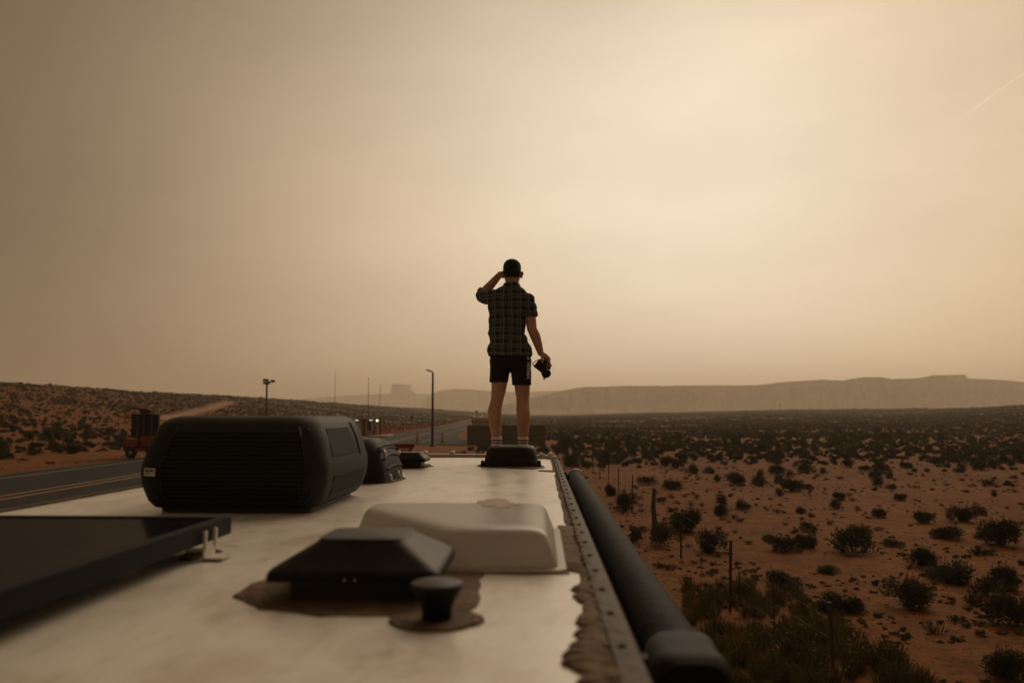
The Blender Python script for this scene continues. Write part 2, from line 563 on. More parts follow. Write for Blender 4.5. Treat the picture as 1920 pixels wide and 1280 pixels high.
# dirt track up the left hillside
track = [hit(px, py) for px, py in ((430, 753.5), (420, 757), (405, 762), (385, 768), (360, 774), (330, 781), (295, 789))]
track = [p for p in track if p is not None]
def track_dist(x, y):
    d = np.full(np.shape(x), 1e9)
    for a, b in zip(track, track[1:]):
        vx, vy = b.x - a.x, b.y - a.y
        t = np.clip(((x - a.x) * vx + (y - a.y) * vy) / (vx * vx + vy * vy + 1e-9), 0, 1)
        d = np.minimum(d, np.hypot(x - a.x - t * vx, y - a.y - t * vy))
    return d
def cover(x, y):
    """share of the ground that brush grows on (0 bare sand .. 1 dense)"""
    r = np.hypot(x, y)
    band = fbm(x / 95, y / 42, 21, 3)
    fine = fbm(x / 14, y / 11, 33, 3)
    c = sst(.30, .52, band * .65 + fine * .35)
    c = .22 + .78 * c
    side = np.where(x > 0, sst(40, 92, r), .55 + .45 * sst(40, 80, r))
    return c * (.13 + .87 * side)

nth = np.concatenate([np.arange(-46, 46, .26), np.arange(46, 314, 3.0)])
rads = np.concatenate([[0.0], np.geomspace(1.2, 8000, 300)])
def make_ground():
    A, Rr = np.meshgrid(np.radians(nth), rads[1:])
    X, Y = Rr * np.sin(A), Rr * np.cos(A)
    Z = T(X, Y)
    nr, na = X.shape
    V = np.concatenate([[[0, 0, Tz(0, 0)]], np.stack([X.ravel(), Y.ravel(), Z.ravel()], 1)])
    F = [(0, 1 + j, 1 + (j + 1) % na) for j in range(na)]
    for i in range(nr - 1):
        o, p = 1 + i * na, 1 + (i + 1) * na
        F += [(o + j, p + j, p + (j + 1) % na, o + (j + 1) % na) for j in range(na)]
    me = bpy.data.meshes.new('ground')
    me.from_pydata(V.tolist(), [], F)
    at_ = me.attributes.new('brush', 'FLOAT', 'POINT')
    cv = cover(V[:, 0], V[:, 1]) * sst(140, 420, np.hypot(V[:, 0], V[:, 1]))
    cv = cv * np.where(track_dist(V[:, 0], V[:, 1]) < 4, 0, 1)
    at_.data.foreach_set('value', cv.astype(np.float32))
    shade(me, True)
    m = bpy.data.materials.new('red_desert_sand')
    m.use_nodes = True
    t = m.node_tree
    b = t.nodes['Principled BSDF']
    b.inputs['Roughness'].default_value = .95
    b.inputs['Specular IOR Level'].default_value = .1
    co = t.nodes.new('ShaderNodeTexCoord')
    def nn(scale, det=6, rough=.6):
        n = t.nodes.new('ShaderNodeTexNoise')
        n.inputs['Scale'].default_value = scale
        n.inputs['Detail'].default_value = det
        n.inputs['Roughness'].default_value = rough
        t.links.new(co.outputs['Object'], n.inputs['Vector'])
        return n.outputs['Fac']
    def ramp(f, p0, p1, c0, c1):
        r = t.nodes.new('ShaderNodeValToRGB')
        r.color_ramp.elements[0].position, r.color_ramp.elements[1].position = p0, p1
        r.color_ramp.elements[0].color, r.color_ramp.elements[1].color = (*c0, 1), (*c1, 1)
        t.links.new(f, r.inputs['Fac'])
        return r.outputs['Color']
    def mix(bl, f, a, c):
        x = t.nodes.new('ShaderNodeMix'); x.data_type = 'RGBA'; x.blend_type = bl
        if isinstance(f, (int, float)): x.inputs[0].default_value = f
        else: t.links.new(f, x.inputs[0])
        t.links.new(a, x.inputs[6]); t.links.new(c, x.inputs[7])
        return x.outputs[2]
    c = ramp(nn(.12), .3, .7, (0.165, 0.064, 0.0165), (0.235, 0.095, 0.026))
    c = mix('MULTIPLY', 1, c, ramp(nn(1.4, 8, .7), .36, .58, (.66, .62, .58), (1.08, 1.08, 1.08)))
    c = mix('MULTIPLY', 1, c, ramp(nn(7, 6, .7), .36, .46, (.45, .43, .40), (1, 1, 1)))
    at2 = t.nodes.new('ShaderNodeAttribute'); at2.attribute_name = 'brush'
    sc_ = ramp(nn(.9, 6, .75), .35, .62, (0.046, 0.041, 0.025), (0.105, 0.080, 0.045))
    fm = t.nodes.new('ShaderNodeMath'); fm.operation = 'MULTIPLY'; fm.inputs[1].default_value = .92
    t.links.new(at2.outputs['Fac'], fm.inputs[0])
    c = mix('MIX', fm.outputs[0], c, sc_)
    t.links.new(c, b.inputs['Base Color'])
    bp = t.nodes.new('ShaderNodeBump')
    bp.inputs['Strength'].default_value = .7
    bp.inputs['Distance'].default_value = .12
    t.links.new(nn(3.2, 8, .68), bp.inputs['Height'])
    t.links.new(bp.outputs['Normal'], b.inputs['Normal'])
    o = link('ground', me, None, m)
    tag(o, kind='structure')
    return o
ground = make_ground()
M['sand'] = ground.data.materials[0]

def ribbon(name, rows, mat, lift, parent=None, kind=None):
    """rows: list of lists of (x, y); laid on the terrain"""
    n = len(rows[0])
    V, F = [], []
    for row in rows:
        for x, y in row:
            V.append((x, y, Tz(x, y) + lift + .0004 * math.hypot(x, y)))
    for i in range(len(rows) - 1):
        F += [(i * n + j, i * n + j + 1, (i + 1) * n + j + 1, (i + 1) * n + j) for j in range(n - 1)]
    me = bpy.data.meshes.new(name)
    me.from_pydata(V, [], F)
    shade(me, True)
    o = link(name, me, parent, mat)
    if kind: o['kind'] = kind
    return o
ys = list(np.concatenate([np.arange(-120, 120, 3.0), np.geomspace(120, 900, 60)]))
def strip(off0, off1, y0, y1, n=2):
    return [[(float(road_x(y)) + off0 + (off1 - off0) * k / (n - 1), y) for k in range(n)] for y in ys if y0 <= y <= y1]
road = ribbon('road', strip(-6.0, 5.2, -120, 900, 9), M['asphalt'], .04, kind='structure')
for a, b in ((-.42, -.20), (.20, .42)):
    ribbon('yellow_line', strip(a, b, -120, 620), M['yellow'], .052, road)
ribbon('edge_line', strip(-4.75, -4.6, -120, 500), M['whitep'], .052, road)
ribbon('edge_line', strip(4.15, 4.32, 104, 700), M['whitep'], .058, road)
# paved apron between the road and the board enclosure
rows = []
for y, xr in ((92, -8.8), (98, -9.3), (106, -9.6), (114, -10.6), (124, -12.4), (136, -14.0), (148, -15.2), (165, -16.6), (190, -18.5), (230, -20.2)):
    xl = float(road_x(y)) + 5.0
    rows.append([(xl + (max(xr, xl + .3) - xl) * k / 5, y) for k in range(6)])
apron = ribbon('paved_apron', rows, M['asphalt'], .033, kind='structure')
for x0, x1 in ((-22.6, -21.0), (-19.9, -18.3)):
    ribbon('stop_bar', [[(x0, 103.0), (x1, 103.0)], [(x0, 104.3), (x1, 104.3)]], M['whitep'], .058, road)
if len(track) > 2:
    rows = []
    for k, p in enumerate(track):
        d = (track[min(k + 1, len(track) - 1)] - track[max(k - 1, 0)])
        d.z = 0
        d.normalize()
        nrm = Vector((d.y, -d.x, 0))
        wd = 1.7
        rows.append([(p.x + nrm.x * wd * s, p.y + nrm.y * wd * s) for s in (-1, 0, 1)])
    fine = []
    for a, b in zip(rows, rows[1:]):
        for s in range(6):
            fine.append([(a[i][0] + (b[i][0] - a[i][0]) * s / 6, a[i][1] + (b[i][1] - a[i][1]) * s / 6) for i in range(3)])
    pathm = pm('pale_dirt_track', (0.30, 0.16, 0.08), .95, .3, .5)
    ribbon('path', fine, pathm, .06, kind='structure')

# ------------------------------------------------------------------ far mesas
M['rock'] = pm('red_mesa_rock', (0.20, 0.115, 0.068), .95, .35, .012, .0)
def rock_mat():
    m = bpy.data.materials.new('banded_mesa_rock')
    m.use_nodes = True
    t = m.node_tree
    b = t.nodes['Principled BSDF']
    b.inputs['Roughness'].default_value = .95
    b.inputs['Specular IOR Level'].default_value = .05
    co = t.nodes.new('ShaderNodeTexCoord')
    mpn = t.nodes.new('ShaderNodeMapping'); mpn.inputs['Scale'].default_value = (.002, .002, .05)
    t.links.new(co.outputs['Object'], mpn.inputs['Vector'])
    n = t.nodes.new('ShaderNodeTexNoise'); n.inputs['Scale'].default_value = 1; n.inputs['Detail'].default_value = 7
    t.links.new(mpn.outputs['Vector'], n.inputs['Vector'])
    r = t.nodes.new('ShaderNodeValToRGB')
    r.color_ramp.elements[0].position, r.color_ramp.elements[1].position = .35, .65
    r.color_ramp.elements[0].color, r.color_ramp.elements[1].color = (.13, .070, .038, 1), (.27, .15, .078, 1)
    t.links.new(n.outputs['Fac'], r.inputs['Fac'])
    t.links.new(r.outputs['Color'], b.inputs['Base Color'])
    return m
M['rock'] = rock_mat()
def mesa(name, sil, Y, depth, talus, seed, step=4.0, cliff=.55):
    """ridge with a rim: sil = [(px, py)] skyline; rows run from the foot to behind the rim"""
    pxs = np.arange(sil[0][0], sil[-1][0] + .1, step)
    top = np.interp(pxs, [s[0] for s in sil], [s[1] for s in sil])
    prof = [(-1.0, 0.0), (-.72, .10), (-.45, .24), (-.22, .42), (-.10, cliff), (-.055, cliff + .12), (-.05, .86), (-.015, .90), (0, 1.0), (.5, 1.0), (1.0, .97), (1.3, 0)]
    V, F = [], []
    for i, (px, py) in enumerate(zip(pxs, top)):
        py = py + (vnoise(px / 5.0, 0, seed) - .5) * .7 + (vnoise(px / 19.0, 3, seed) - .5) * .5
        p = at(px, py, Y)
        h = p.z + 25
        wob = (fbm(px / 26.0, 1.3, seed + 5, 4) - .5) * talus * 1.1
        for k, (d, zz) in enumerate(prof):
            gul = (fbm(px / 9.0, k * .7, seed + 8, 3) - .5) * talus * .32 if 0 < k < 6 else 0
            dy = d * (talus if d < 0 else depth) + wob + gul
            zk = (CAMZ + (p.z - CAMZ) * (Y + wob) / Y) + 25
            zj = zz + (.04 * (fbm(px / 7.0, k * 1.9, seed + 2, 3) - .5) if 0 < k < 7 else 0)
            V.append((p.x * (Y + dy) / Y, Y + dy, -25 + zk * zj))
    n = len(prof)
    for i in range(len(pxs) - 1):
        F += [(i * n + j, (i + 1) * n + j, (i + 1) * n + j + 1, i * n + j + 1) for j in range(n - 1)]
    F.append(tuple(range(n)))
    F.append(tuple((len(pxs) - 1) * n + j for j in range(n - 1, -1, -1)))
    me = bpy.data.meshes.new(name)
    me.from_pydata(V, [], F)
    bm = bmesh.new(); bm.from_mesh(me); bmesh.ops.recalc_face_normals(bm, faces=bm.faces); bm.to_mesh(me); bm.free()
    o = link(name, me, None, M['rock'])
    return tag(o, kind='structure')
mesa('mesa', [(880, 779), (940, 760), (1000, 744), (1045, 734), (1075, 728.5), (1096, 725.5), (1158, 723.6), (1300, 722.5), (1421, 722), (1460, 717), (1508, 713.5), (1541, 711.6), (1580, 713), (1600, 709.5), (1623, 706), (1656, 707), (1671, 710), (1719, 709), (1740, 705.5), (1747, 703), (1810, 702), (1815, 709), (1882, 712.6), (1920, 716), (2050, 722), (2200, 740), (2260, 770)], 2500, 700, 520, 3, 5.0)
mesa('mesa', [(780, 772), (800, 745), (819, 734.5), (838, 730.5), (850, 729), (880, 729.5), (920, 733), (960, 735), (1000, 734), (1080, 731), (1180, 734), (1300, 765)], 4200, 700, 650, 17, 4.0)
mesa('mesa', [(440, 772), (500, 758), (545, 750), (600, 744.5), (640, 741.5), (735, 738), (820, 738), (900, 744), (980, 765)], 5400, 900, 700, 29, 4.0, .45)
# the lone butte on that ridge
mb = MB()
bc = at(752, 738, 5300)
sxm = 5300 / FPX
bo = []
for z0, hw, hd in ((-60, 30 * sxm, 95), (0, 25 * sxm, 80), (18, 19.5 * sxm, 70), (30, 18.0 * sxm, 66), (50, 17.6 * sxm, 64), (57, 17.0 * sxm, 62), (61, 15.5 * sxm, 60)):
    rg = []
    for i in range(28):
        a = 2 * math.pi * i / 28
        k = 1 + .10 * (float(vnoise(i * .9, z0 * .02, 41)) - .5)
        ca, sa = math.cos(a), math.sin(a)
        q = (abs(ca) ** 4 + abs(sa) ** 4) ** -.25
        rg.append(Vector((bc.x + ca * q * hw * k + (z0 < 20) * 3 * sxm, bc.y + sa * q * hd * k, bc.z + z0 + (3 * math.cos(a * 1.5) if z0 > 55 else 0))))
    bo.append(rg)
mb.loft(bo)
tag(mb.build('butte', M['rock']), kind='structure')

# ------------------------------------------------------------------ motorhome
XL, XR, XC = -2.26, .165, -1.05
rv = empty('motorhome', (XC, 3.5, 0), 'white motorhome roof crowded with vents, seen from its rear edge', 'motorhome')
HW = (XR - XL) / 2
def front_y(x):
    u = (x - XC) / HW
    return 7.78 - .10 * u ** 2 - .32 * abs(u) ** 7
YB = -1.1
# roof skin with a rounded shoulder to the walls and down to the front cap
nx = 40
xs = [XC + HW * math.sin(math.pi / 2 * (-1 + 2 * i / nx)) for i in range(nx + 1)]
V, F = [], []
ysr = [YB] + [YB + (k + 1) * .35 for k in range(20)]
grid = []
for x in xs:
    fy = front_y(x)
    colv = [(x, YB + (fy - YB) * k / 24, ROOF) for k in range(25)]
    grid.append(colv)
for c in grid:
    V += c
n = 25
for i in range(nx):
    F += [(i * n + j, (i + 1) * n + j, (i + 1) * n + j + 1, i * n + j + 1) for j in range(n - 1)]
m_ = MB().add(V, F)
m_.build('roof', M['roof'], rv, True)
# walls and front cap: outline lofted downward
def outline(ins, zoff):
    pts = [(XL + ins, YB + ins)] + [(XL + ins, YB + ins + (7.2 - YB) * k / 10) for k in range(1, 10)]
    for k in range(21):
        x = XC - HW + ins + (2 * HW - 2 * ins) * k / 20
        pts.append((x, front_y(x) - ins * .5 + zoff))
    pts += [(XR - ins, YB + ins + (7.2 - YB) * (10 - k) / 10) for k in range(1, 10)] + [(XR - ins, YB + ins)]
    return pts
wl = MB()
rgs = [ring(outline(0.0, 0), ROOF - .004), ring(outline(-.003, .02), ROOF - .012), ring(outline(-.005, .06), ROOF - .04), ring(outline(-.006, .16), ROOF - .12), ring(outline(-.008, .35), ROOF - .55), ring(outline(-.008, .55), 1.6), ring(outline(-.008, .6), .75), ring(outline(0, .55), .45)]
wl.loft(rgs, cap0=False)
wl.build('wall', M['wallw'], rv, auto=40)
for x in (XL - .02, XR + .02):
    for y in (.9, 6.2):
        t_ = MB().lathe((x - math.copysign(.16, x - XC), y, Tz(x, y) + .40), [(.20, -.12), (.40, -.12), (.42, -.06), (.42, .06), (.40, .12), (.20, .12)], 24, Matrix.Rotation(rad(90), 3, 'Y'))
        t_.build('wheel', M['tyre'], rv, True)
# front trim: pale raised strip, dark strip imitating a shadow gap, and marker lamps
def frontstrip(z0, z1, d0, d1):
    b_ = MB()
    rr_ = []
    for k in range(49):
        x = XC - HW * .985 + 2 * HW * .985 * k / 48
        y = front_y(x)
        rr_.append([Vector((x, y - d0, z0)), Vector((x, y - d1, z0)), Vector((x, y - d1, z1)), Vector((x, y - d0, z1))])
    b_.loft(rr_)
    return b_
M['paletrim'] = pm('pale_front_trim', (.70, .62, .51), .35, .15, 6, spec=.5)
frontstrip(ROOF + .002, ROOF + .030, .10, .03).build('front_trim', M['paletrim'], rv, auto=30)
frontstrip(ROOF + .001, ROOF + .007, .15, .105).build('front_gap_strip', M['sealant'], rv)
for px, py in ((747, 850), (797, 852), (848, 852), (1032, 861.5), (690, 850), (640, 850)):
    p = at(px, py, 7.7)
    x = p.x
    y = front_y(x) - .065
    x = p.x * y / 7.7
    y = front_y(x) - .065
    b_ = MB().lathe((x, y, ROOF + .0305), [(.027, 0), (.029, .006), (.026, .016), (.018, .025), (.007, .030)], 16)
    b_.build('marker_lamp', M['markerlens'], rv, True)

def patch(name, pts, z=.004, jag=.012, mat=None, parent=None, seed=1, sub=5, th=.0):
    """irregular flat smear of lap sealant lying on the roof, its edge bevelled down"""
    out = []
    n_ = len(pts)
    for i in range(n_):
        a, b = Vector(pts[i]).to_2d(), Vector(pts[(i + 1) % n_]).to_2d()
        for k in range(sub):
            q = a.lerp(b, k / sub)
            nv = mnoise.noise(Vector((q.x * 9 + seed, q.y * 9, seed * 3.1))) + .6 * mnoise.noise(Vector((q.x * 30 + seed, q.y * 30, seed * 1.7)))
            t = (b - a).normalized()
            out.append(q + Vector((t.y, -t.x)) * nv * jag)
    c = sum(out, Vector((0, 0))) / len(out)
    mb_ = MB()
    lo = [Vector((p.x, p.y, ROOF + .0008)) for p in out]
    hi = [Vector((c.x + (p.x - c.x) * .985, c.y + (p.y - c.y) * .985, ROOF + z)) for p in out]
    mb_.loft([lo, hi], cap0=False)
    return mb_.build(name, mat or M['sealant'], parent or rv, auto=50)
def P(*pp):
    return [onz(x, y) for x, y in pp]

# sealant strip and screws along the kerb-side edge
pts = []
for k in range(60):
    y = YB + (7.35 - YB) * k / 59
    pts.append((.095 + .010 * mnoise.noise(Vector((y * 6, 2.2, 0))) + .012 * mnoise.noise(Vector((y * 1.7, 5, 0))) - (.03 * max(0, 1 - abs(y - 1.28) / .16)), y))
V, F = [], []
for x, y in pts:
    V += [(x, y, ROOF + .0008), (x + .006, y, ROOF + .0045), (.128, y, ROOF + .0055)]
for i in range(len(pts) - 1):
    F += [(i * 3, i * 3 + 1, i * 3 + 4, i * 3 + 3), (i * 3 + 1, i * 3 + 2, i * 3 + 5, i * 3 + 4)]
MB().add(V, F).build('edge_sealant', M['sealant'], rv, True)
tr = MB()
rg = []
for k in range(30):
    y = YB + (7.33 - YB) * k / 29
    yb = y
    rg.append([Vector((.120, yb, ROOF + .001)), Vector((.120, yb, ROOF + .011)), Vector((.148, yb, ROOF + .012)), Vector((.163, yb, ROOF + .007)), Vector((.172, yb, ROOF - .008)), Vector((.176, yb, ROOF - .05)), Vector((.160, yb, ROOF - .05))])
tr.loft(rg)
tr.build('edge_trim', M['trim'], rv, auto=30)
for sgn in (-1,):
    tl = MB()
    rg = []
    for k in range(12):
        y = YB + (7.2 - YB) * k / 11
        rg.append([Vector((XL + .045, y, ROOF + .001)), Vector((XL + .045, y, ROOF + .010)), Vector((XL - .006, y, ROOF + .006)), Vector((XL - .02, y, ROOF - .05)), Vector((XL + .01, y, ROOF - .05))])
    tl.loft(rg)
    tl.build('edge_trim', M['trim'], rv, auto=30)
scm = MB().lathe((0, 0, 0), [(.006, 0), (.0075, .002), (.0065, .004), (.002, .005)], 10).mesh('screw')
shade(scm, True)
scm.materials.append(M['screw'])
blob = MB().sphere((0, 0, 0), (.017, .012, .008), 10, 6).mesh('sealant_blob')
shade(blob, True)
blob.materials.append(M['sealant'])
y = 1.0
k = 0
while y < 7.2:
    k += 1
    if k % 4 == 0: link('screw', scm, rv, None, (.1385 - XC, y - 3.5, ROOF + .0118))
    if random.random() < .12 or y < 1.7:
        y += .056
        continue
    b_ = link('sealant_blob', blob, rv, None, (.126 - XC + random.uniform(-.004, .004), y - 3.5 + random.uniform(-.01, .01), ROOF + .009))
    b_.scale = (random.uniform(.6, 1.1), random.uniform(.7, 1.3), random.uniform(.35, .75))
    y += random.uniform(.042, .072)
# the thick lumpy smears near the camera are grown further down, once voxel() exists

# --- big rear air conditioner
M['ventbase'] = pm('dark_vent_base', (.045, .042, .036), .55, .35, 9, metal=.3)
ac_prof = [(.022, .340, .398, .06), (.050, .366, .424, .08), (.110, .386, .446, .09), (.165, .393, .450, .09), (.20, .391, .446, .09), (.30, .366, .418, .09), (.362, .343, .390, .09), (.386, .318, .362, .09), (.397, .285, .32, .08)]
AX, AY = -1.262, 3.665
shell = MB().loft([ring(rrect(AX, AY, hx, hy, r, 7), ROOF + z) for z, hx, hy, r in ac_prof])
ac = shell.build('air_conditioner', M['shroud'], rv, auto=55)
ac['label'] = 'large black rooftop air conditioner with bulging shroud and louvred rear face'
MB().prism(rrect(AX, AY, .318, .378, .05, 5), ROOF + .003, ROOF + .024).build('base_pan', M['ventbase'], ac, auto=30)
def face_y(z):
    return float(np.interp(z, [p[0] for p in ac_prof], [AY - p[2] for p in ac_prof]))
def face_hx(z):
    return float(np.interp(z, [p[0] for p in ac_prof], [p[1] for p in ac_prof]))
for k in range(17):
    z = .058 + k * .0172
    hx = face_hx(z) - .105
    fy = face_y(z)
    MB().box((AX + .02, fy - .0035, ROOF + z), (2 * hx, .012, .0065), Matrix.Rotation(rad(28), 3, 'X')).build('louvre', M['grille'], ac)
for sx in (-1, 1):
    rim = MB()
    rim.tube([(AX + .02 + sx * (face_hx(z) - .096), face_y(z) - .004, ROOF + z) for z in (.05, .10, .165, .20, .28, .35)], .006, 6)
    rim.build('louvre_frame', M['shroud'], ac, True)
def side_x(z):
    return float(np.interp(z, [p[0] for p in ac_prof], [AX + p[1] for p in ac_prof]))
def side_panel(z0, z1, y0, y1, sl0, sl1, off, mat, name):
    a = [(side_x(z0) + off, y0, z0), (side_x(z0) + off, y1, z0), (side_x(z1) + off, y1 - sl1, z1), (side_x(z1) + off, y0 + sl0, z1)]
    b = [(x - .012, y, z) for x, y, z in a]
    MB().loft([[Vector((x, y, ROOF + z)) for x, y, z in b], [Vector((x, y, ROOF + z)) for x, y, z in a]]).build(name, mat, ac, bevel=.002)
side_panel(.225, .345, AY - .29, AY + .16, .01, .05, .004, M['panelside'], 'side_grille')
side_panel(.062, .145, AY - .28, AY + .30, 0, 0, .005, M['panelside'], 'side_grille')
sy = AY + .20
MB().tube([(side_x(.215) + .001, sy + .015, ROOF + .215), (side_x(.30) + .001, sy, ROOF + .30), (side_x(.36) + .001, sy - .02, ROOF + .362), (side_x(.392) - .05, sy - .03, ROOF + .394)], .006, 6).build('shroud_seam', M['grille'], ac, True)
MB().loft([ring(rrect(AX, AY, .379, .449, .09, 7), ROOF + .172), ring(rrect(AX, AY, .382, .452, .09, 7), ROOF + .177), ring(rrect(AX, AY, .379, .449, .09, 7), ROOF + .183)], False, False).build('waist_rib', M['shroud'], ac, True)
lx, lz = AX - .322, .170
lfy = face_y(.17) + .013
LR = Matrix.Rotation(rad(-18), 3, 'Z')
lb = MB().box((lx, lfy - .012, ROOF + lz), (.054, .006, .032), LR).build('data_label', M['signw'], ac)
for dz, wv, hh in ((.006, .044, .007), (-.005, .030, .003)):
    MB().box(Vector((lx, lfy - .012, ROOF + lz)) + LR @ Vector((-(.044 - wv) / 2, -.0035, dz)), (wv, .0015, hh), LR).build('label_print', M['rubber'], ac)

for zz, sx in ((.335, -1), (.335, 1), (.075, -1), (.075, 1)):
    MB().lathe((AX + .02 + sx * (face_hx(zz) - .062), face_y(zz) + .004, ROOF + zz), [(.008, 0), (.009, .004), (.006, .009), (.002, .010)], 10, Matrix.Rotation(rad(90), 3, 'X')).build('screw', M['shroud'], ac, True)
# --- smaller upright fan shroud in front of it
pts_s = P((600, 907), (690, 909), (735, 905), (762, 898), (752, 890), (690, 884), (620, 888))
patch('sealant_patch', pts_s, .004, .01, seed=3)
FX, FY = -1.185, 5.02
sh = MB().loft([ring(rrect(FX - lean * .1, FY + lean * .06, hx, hy, .05, 6), ROOF + z) for z, hx, hy, lean in ((.004, .275, .33, 0), (.09, .270, .31, .0), (.17, .245, .27, .05), (.225, .215, .22, .15), (.250, .19, .19, .2), (.258, .165, .16, .2))])
fan = sh.build('fan_shroud', M['shroud'], rv, auto=50)
fan['label'] = 'tall dark vent shroud with curved ribs, white emblem and chrome clips at its foot'
fprof = [(.004, .275), (.09, .270), (.17, .240), (.225, .200), (.25, .17)]
def fx(z):
    return FX + float(np.interp(z, [a for a, b in fprof], [b for a, b in fprof]))
for zc, amp in ((.135, .022), (.075, .014), (.185, .012), (.20, .012)):
    MB().tube([(fx(zc + amp * (1 - s * s)) + .002, FY - .25 + .25 * (s + 1), ROOF + zc + amp * (1 - s * s)) for s in [-1 + .2 * k for k in range(11)]], .007, 6).build('rib', M['shroud'], fan, True)
ez = .178
em_rot = Matrix.Rotation(rad(-22), 3, 'Y')
eo = Vector((fx(ez) + .004, FY - .145, ROOF + ez))
MB().box(eo, (.004, .10, .05), em_rot).build('emblem_plate', M['grille'], fan)
zig = [(-.034, .004), (-.012, .015), (.008, .012), (.036, .019), (.018, .002), (.030, -.016), (.008, -.004), (-.006, -.019), (-.010, -.002), (-.028, -.008)]
MB().loft([[eo + em_rot @ Vector((.0026, a, b)) for a, b in zig], [eo + em_rot @ Vector((.0046, a, b)) for a, b in zig]]).build('emblem', M['signw'], fan)
MB().box(eo + em_rot @ Vector((.003, 0, -.023)), (.003, .085, .003), em_rot).build('emblem', M['signw'], fan)
for yy in (FY - .22, FY + .05):
    c = MB()
    for dy in (-.018, .018):
        c.tube([(FX + .276, yy + dy, ROOF + .052), (FX + .292, yy + dy, ROOF + .04), (FX + .298, yy + dy, ROOF + .018), (FX + .292, yy + dy, ROOF + .005)], .004, 6)
    c.tube([(FX + .292, yy - .018, ROOF + .04), (FX + .292, yy + .018, ROOF + .04)], .004, 6)
    c.build('clip', M['chrome'], fan, True)
MB().tube([(FX + .07, FY + .10, ROOF + .2605), (FX + .15, FY + .13, ROOF + .262), (FX + .232, FY + .16, ROOF + .268)], .010, 10).build('pale_tube', M['whitepl'], fan, True)  # pale tube taken for a folded antenna, attached to the shroud top

def vent(name, x0, x1, y0, y1, zb, zt, ins, label, mat, base_mat, screws=0):
    """crank-up vent: metal base frame and a pyramid lid with a lip"""
    cx, cy, hx, hy = (x0 + x1) / 2, (y0 + y1) / 2, (x1 - x0) / 2, (y1 - y0) / 2
    l = MB().loft([ring(rrect(cx, cy, hx * a, hy * a_y, r, 5), ROOF + z) for a, a_y, z, r in ((1.0, 1.0, zb, .02), (1.005, 1.005, zb + .012, .02), (.985, .985, zb + .020, .022), (.95, .95, zb + .026, .022), (ins + .03, ins + .03, zt - .010, .03), (ins, ins, zt - .002, .03), (ins - .06, ins - .06, zt, .03))])
    v = l.build(name, mat, rv, auto=38)
    v['label'] = label
    MB().prism(rrect(cx, cy, hx - .040, hy - .045, .012, 4), ROOF + .003, ROOF + zb + .002).build('base_frame', base_mat, v, auto=30)
    for k in range(screws):
        MB().lathe((cx - .012 + k * .022, y0 - .0005, ROOF + zb + .006), [(.0035, 0), (.003, .003)], 8, Matrix.Rotation(rad(90), 3, 'X')).build('screw', M['chrome'], v, True)
    return v
patch('sealant_patch', P((436, 1120), (462, 1100), (515, 1082), (600, 1048), (912, 1060), (902, 1088), (900, 1122), (880, 1146), (760, 1156), (600, 1156), (490, 1142)), .004, .012, seed=8)
vent('roof_vent', -.585, -.215, 1.705, 2.055, .048, .128, .52, 'smoked black pyramid vent lid nearest the camera, beside the plumbing cap', M['smoke'], M['ventbase'], 2)
patch('sealant_patch', P((728, 877), (745, 880), (790, 878), (813, 874), (806, 870), (730, 870)), .004, .012, seed=12)
vent('roof_vent', -1.11, -.862, 6.02, 6.32, .05, .118, .62, 'low dark vent lid at the front end, below the yield sign', M['smoke'], M['ventbase'])

# --- plumbing cap
c0 = onz(817, 1165)
patch('sealant_disc', [(c0.x + .092 * math.cos(k * .3927), c0.y + .076 * math.sin(k * .3927)) for k in range(16)], .006, .008, seed=5, sub=3)
MB().lathe((c0.x + .002, c0.y, ROOF + .004), [(.026, 0), (.029, .004), (.030, .024), (.034, .034), (.046, .053), (.052, .061), (.053, .066), (.050, .071), (.036, .075), (.012, .077)], 28).build('plumbing_cap', M['smoke'], rv, auto=40)['label'] = 'cup shaped black plumbing vent cap on a round brown sealant disc'

# --- neo-angle skylight dome
poly = [(.043, 2.09), (.043, 2.79), (-.595, 2.79), (-.595, 2.60), (-.255, 2.09)]
def offs(pts, d):
    n_ = len(pts); out = []
    for i in range(n_):
        a, b, c = Vector(pts[i - 1]), Vector(pts[i]), Vector(pts[(i + 1) % n_])
        t1, t2 = (b - a).normalized(), (c - b).normalized()
        n1, n2 = Vector((-t1.y, t1.x)), Vector((-t2.y, t2.x))
        m1 = (n1 + n2).normalized()
        q = b + m1 * d / max(.3, m1.dot(n1))
        out.append((q.x, q.y))
    return out
def roundpoly(pts, r, k=5):
    out = []
    n_ = len(pts)
    for i in range(n_):
        a, b, c = Vector(pts[i - 1]), Vector(pts[i]), Vector(pts[(i + 1) % n_])
        p0, p1 = b + (a - b).normalized() * r, b + (c - b).normalized() * r
        for s in range(k):
            t = s / (k - 1)
            q = p0 * (1 - t) ** 2 + b * 2 * t * (1 - t) + p1 * t * t
            out.append((q.x, q.y))
    return out
patch('sealant_patch', offs(poly, -.035), .003, .012, seed=21, sub=9)
patch('sealant_patch', P((1040, 1066), (1100, 1078), (1092, 1040), (1080, 1010), (1074, 988), (1046, 986), (1050, 1020)), .0055, .01, seed=23)
M['dome'] = pm('milky_dome_plastic', (.78, .735, .66), .28, .12, 5, .08, 9, spec=.5)
t = M['dome'].node_tree
tl_, mxs = t.nodes.new('ShaderNodeBsdfTranslucent'), t.nodes.new('ShaderNodeMixShader')
tl_.inputs['Color'].default_value = (.92, .86, .77, 1)
mxs.inputs[0].default_value = .45
t.links.new(t.nodes['Principled BSDF'].outputs[0], mxs.inputs[1])
t.links.new(tl_.outputs[0], mxs.inputs[2])
t.links.new(mxs.outputs[0], t.nodes['Material Output'].inputs['Surface'])
bsdf = M['dome'].node_tree.nodes['Principled BSDF']
bsdf.inputs['Subsurface Weight'].default_value = 0.0
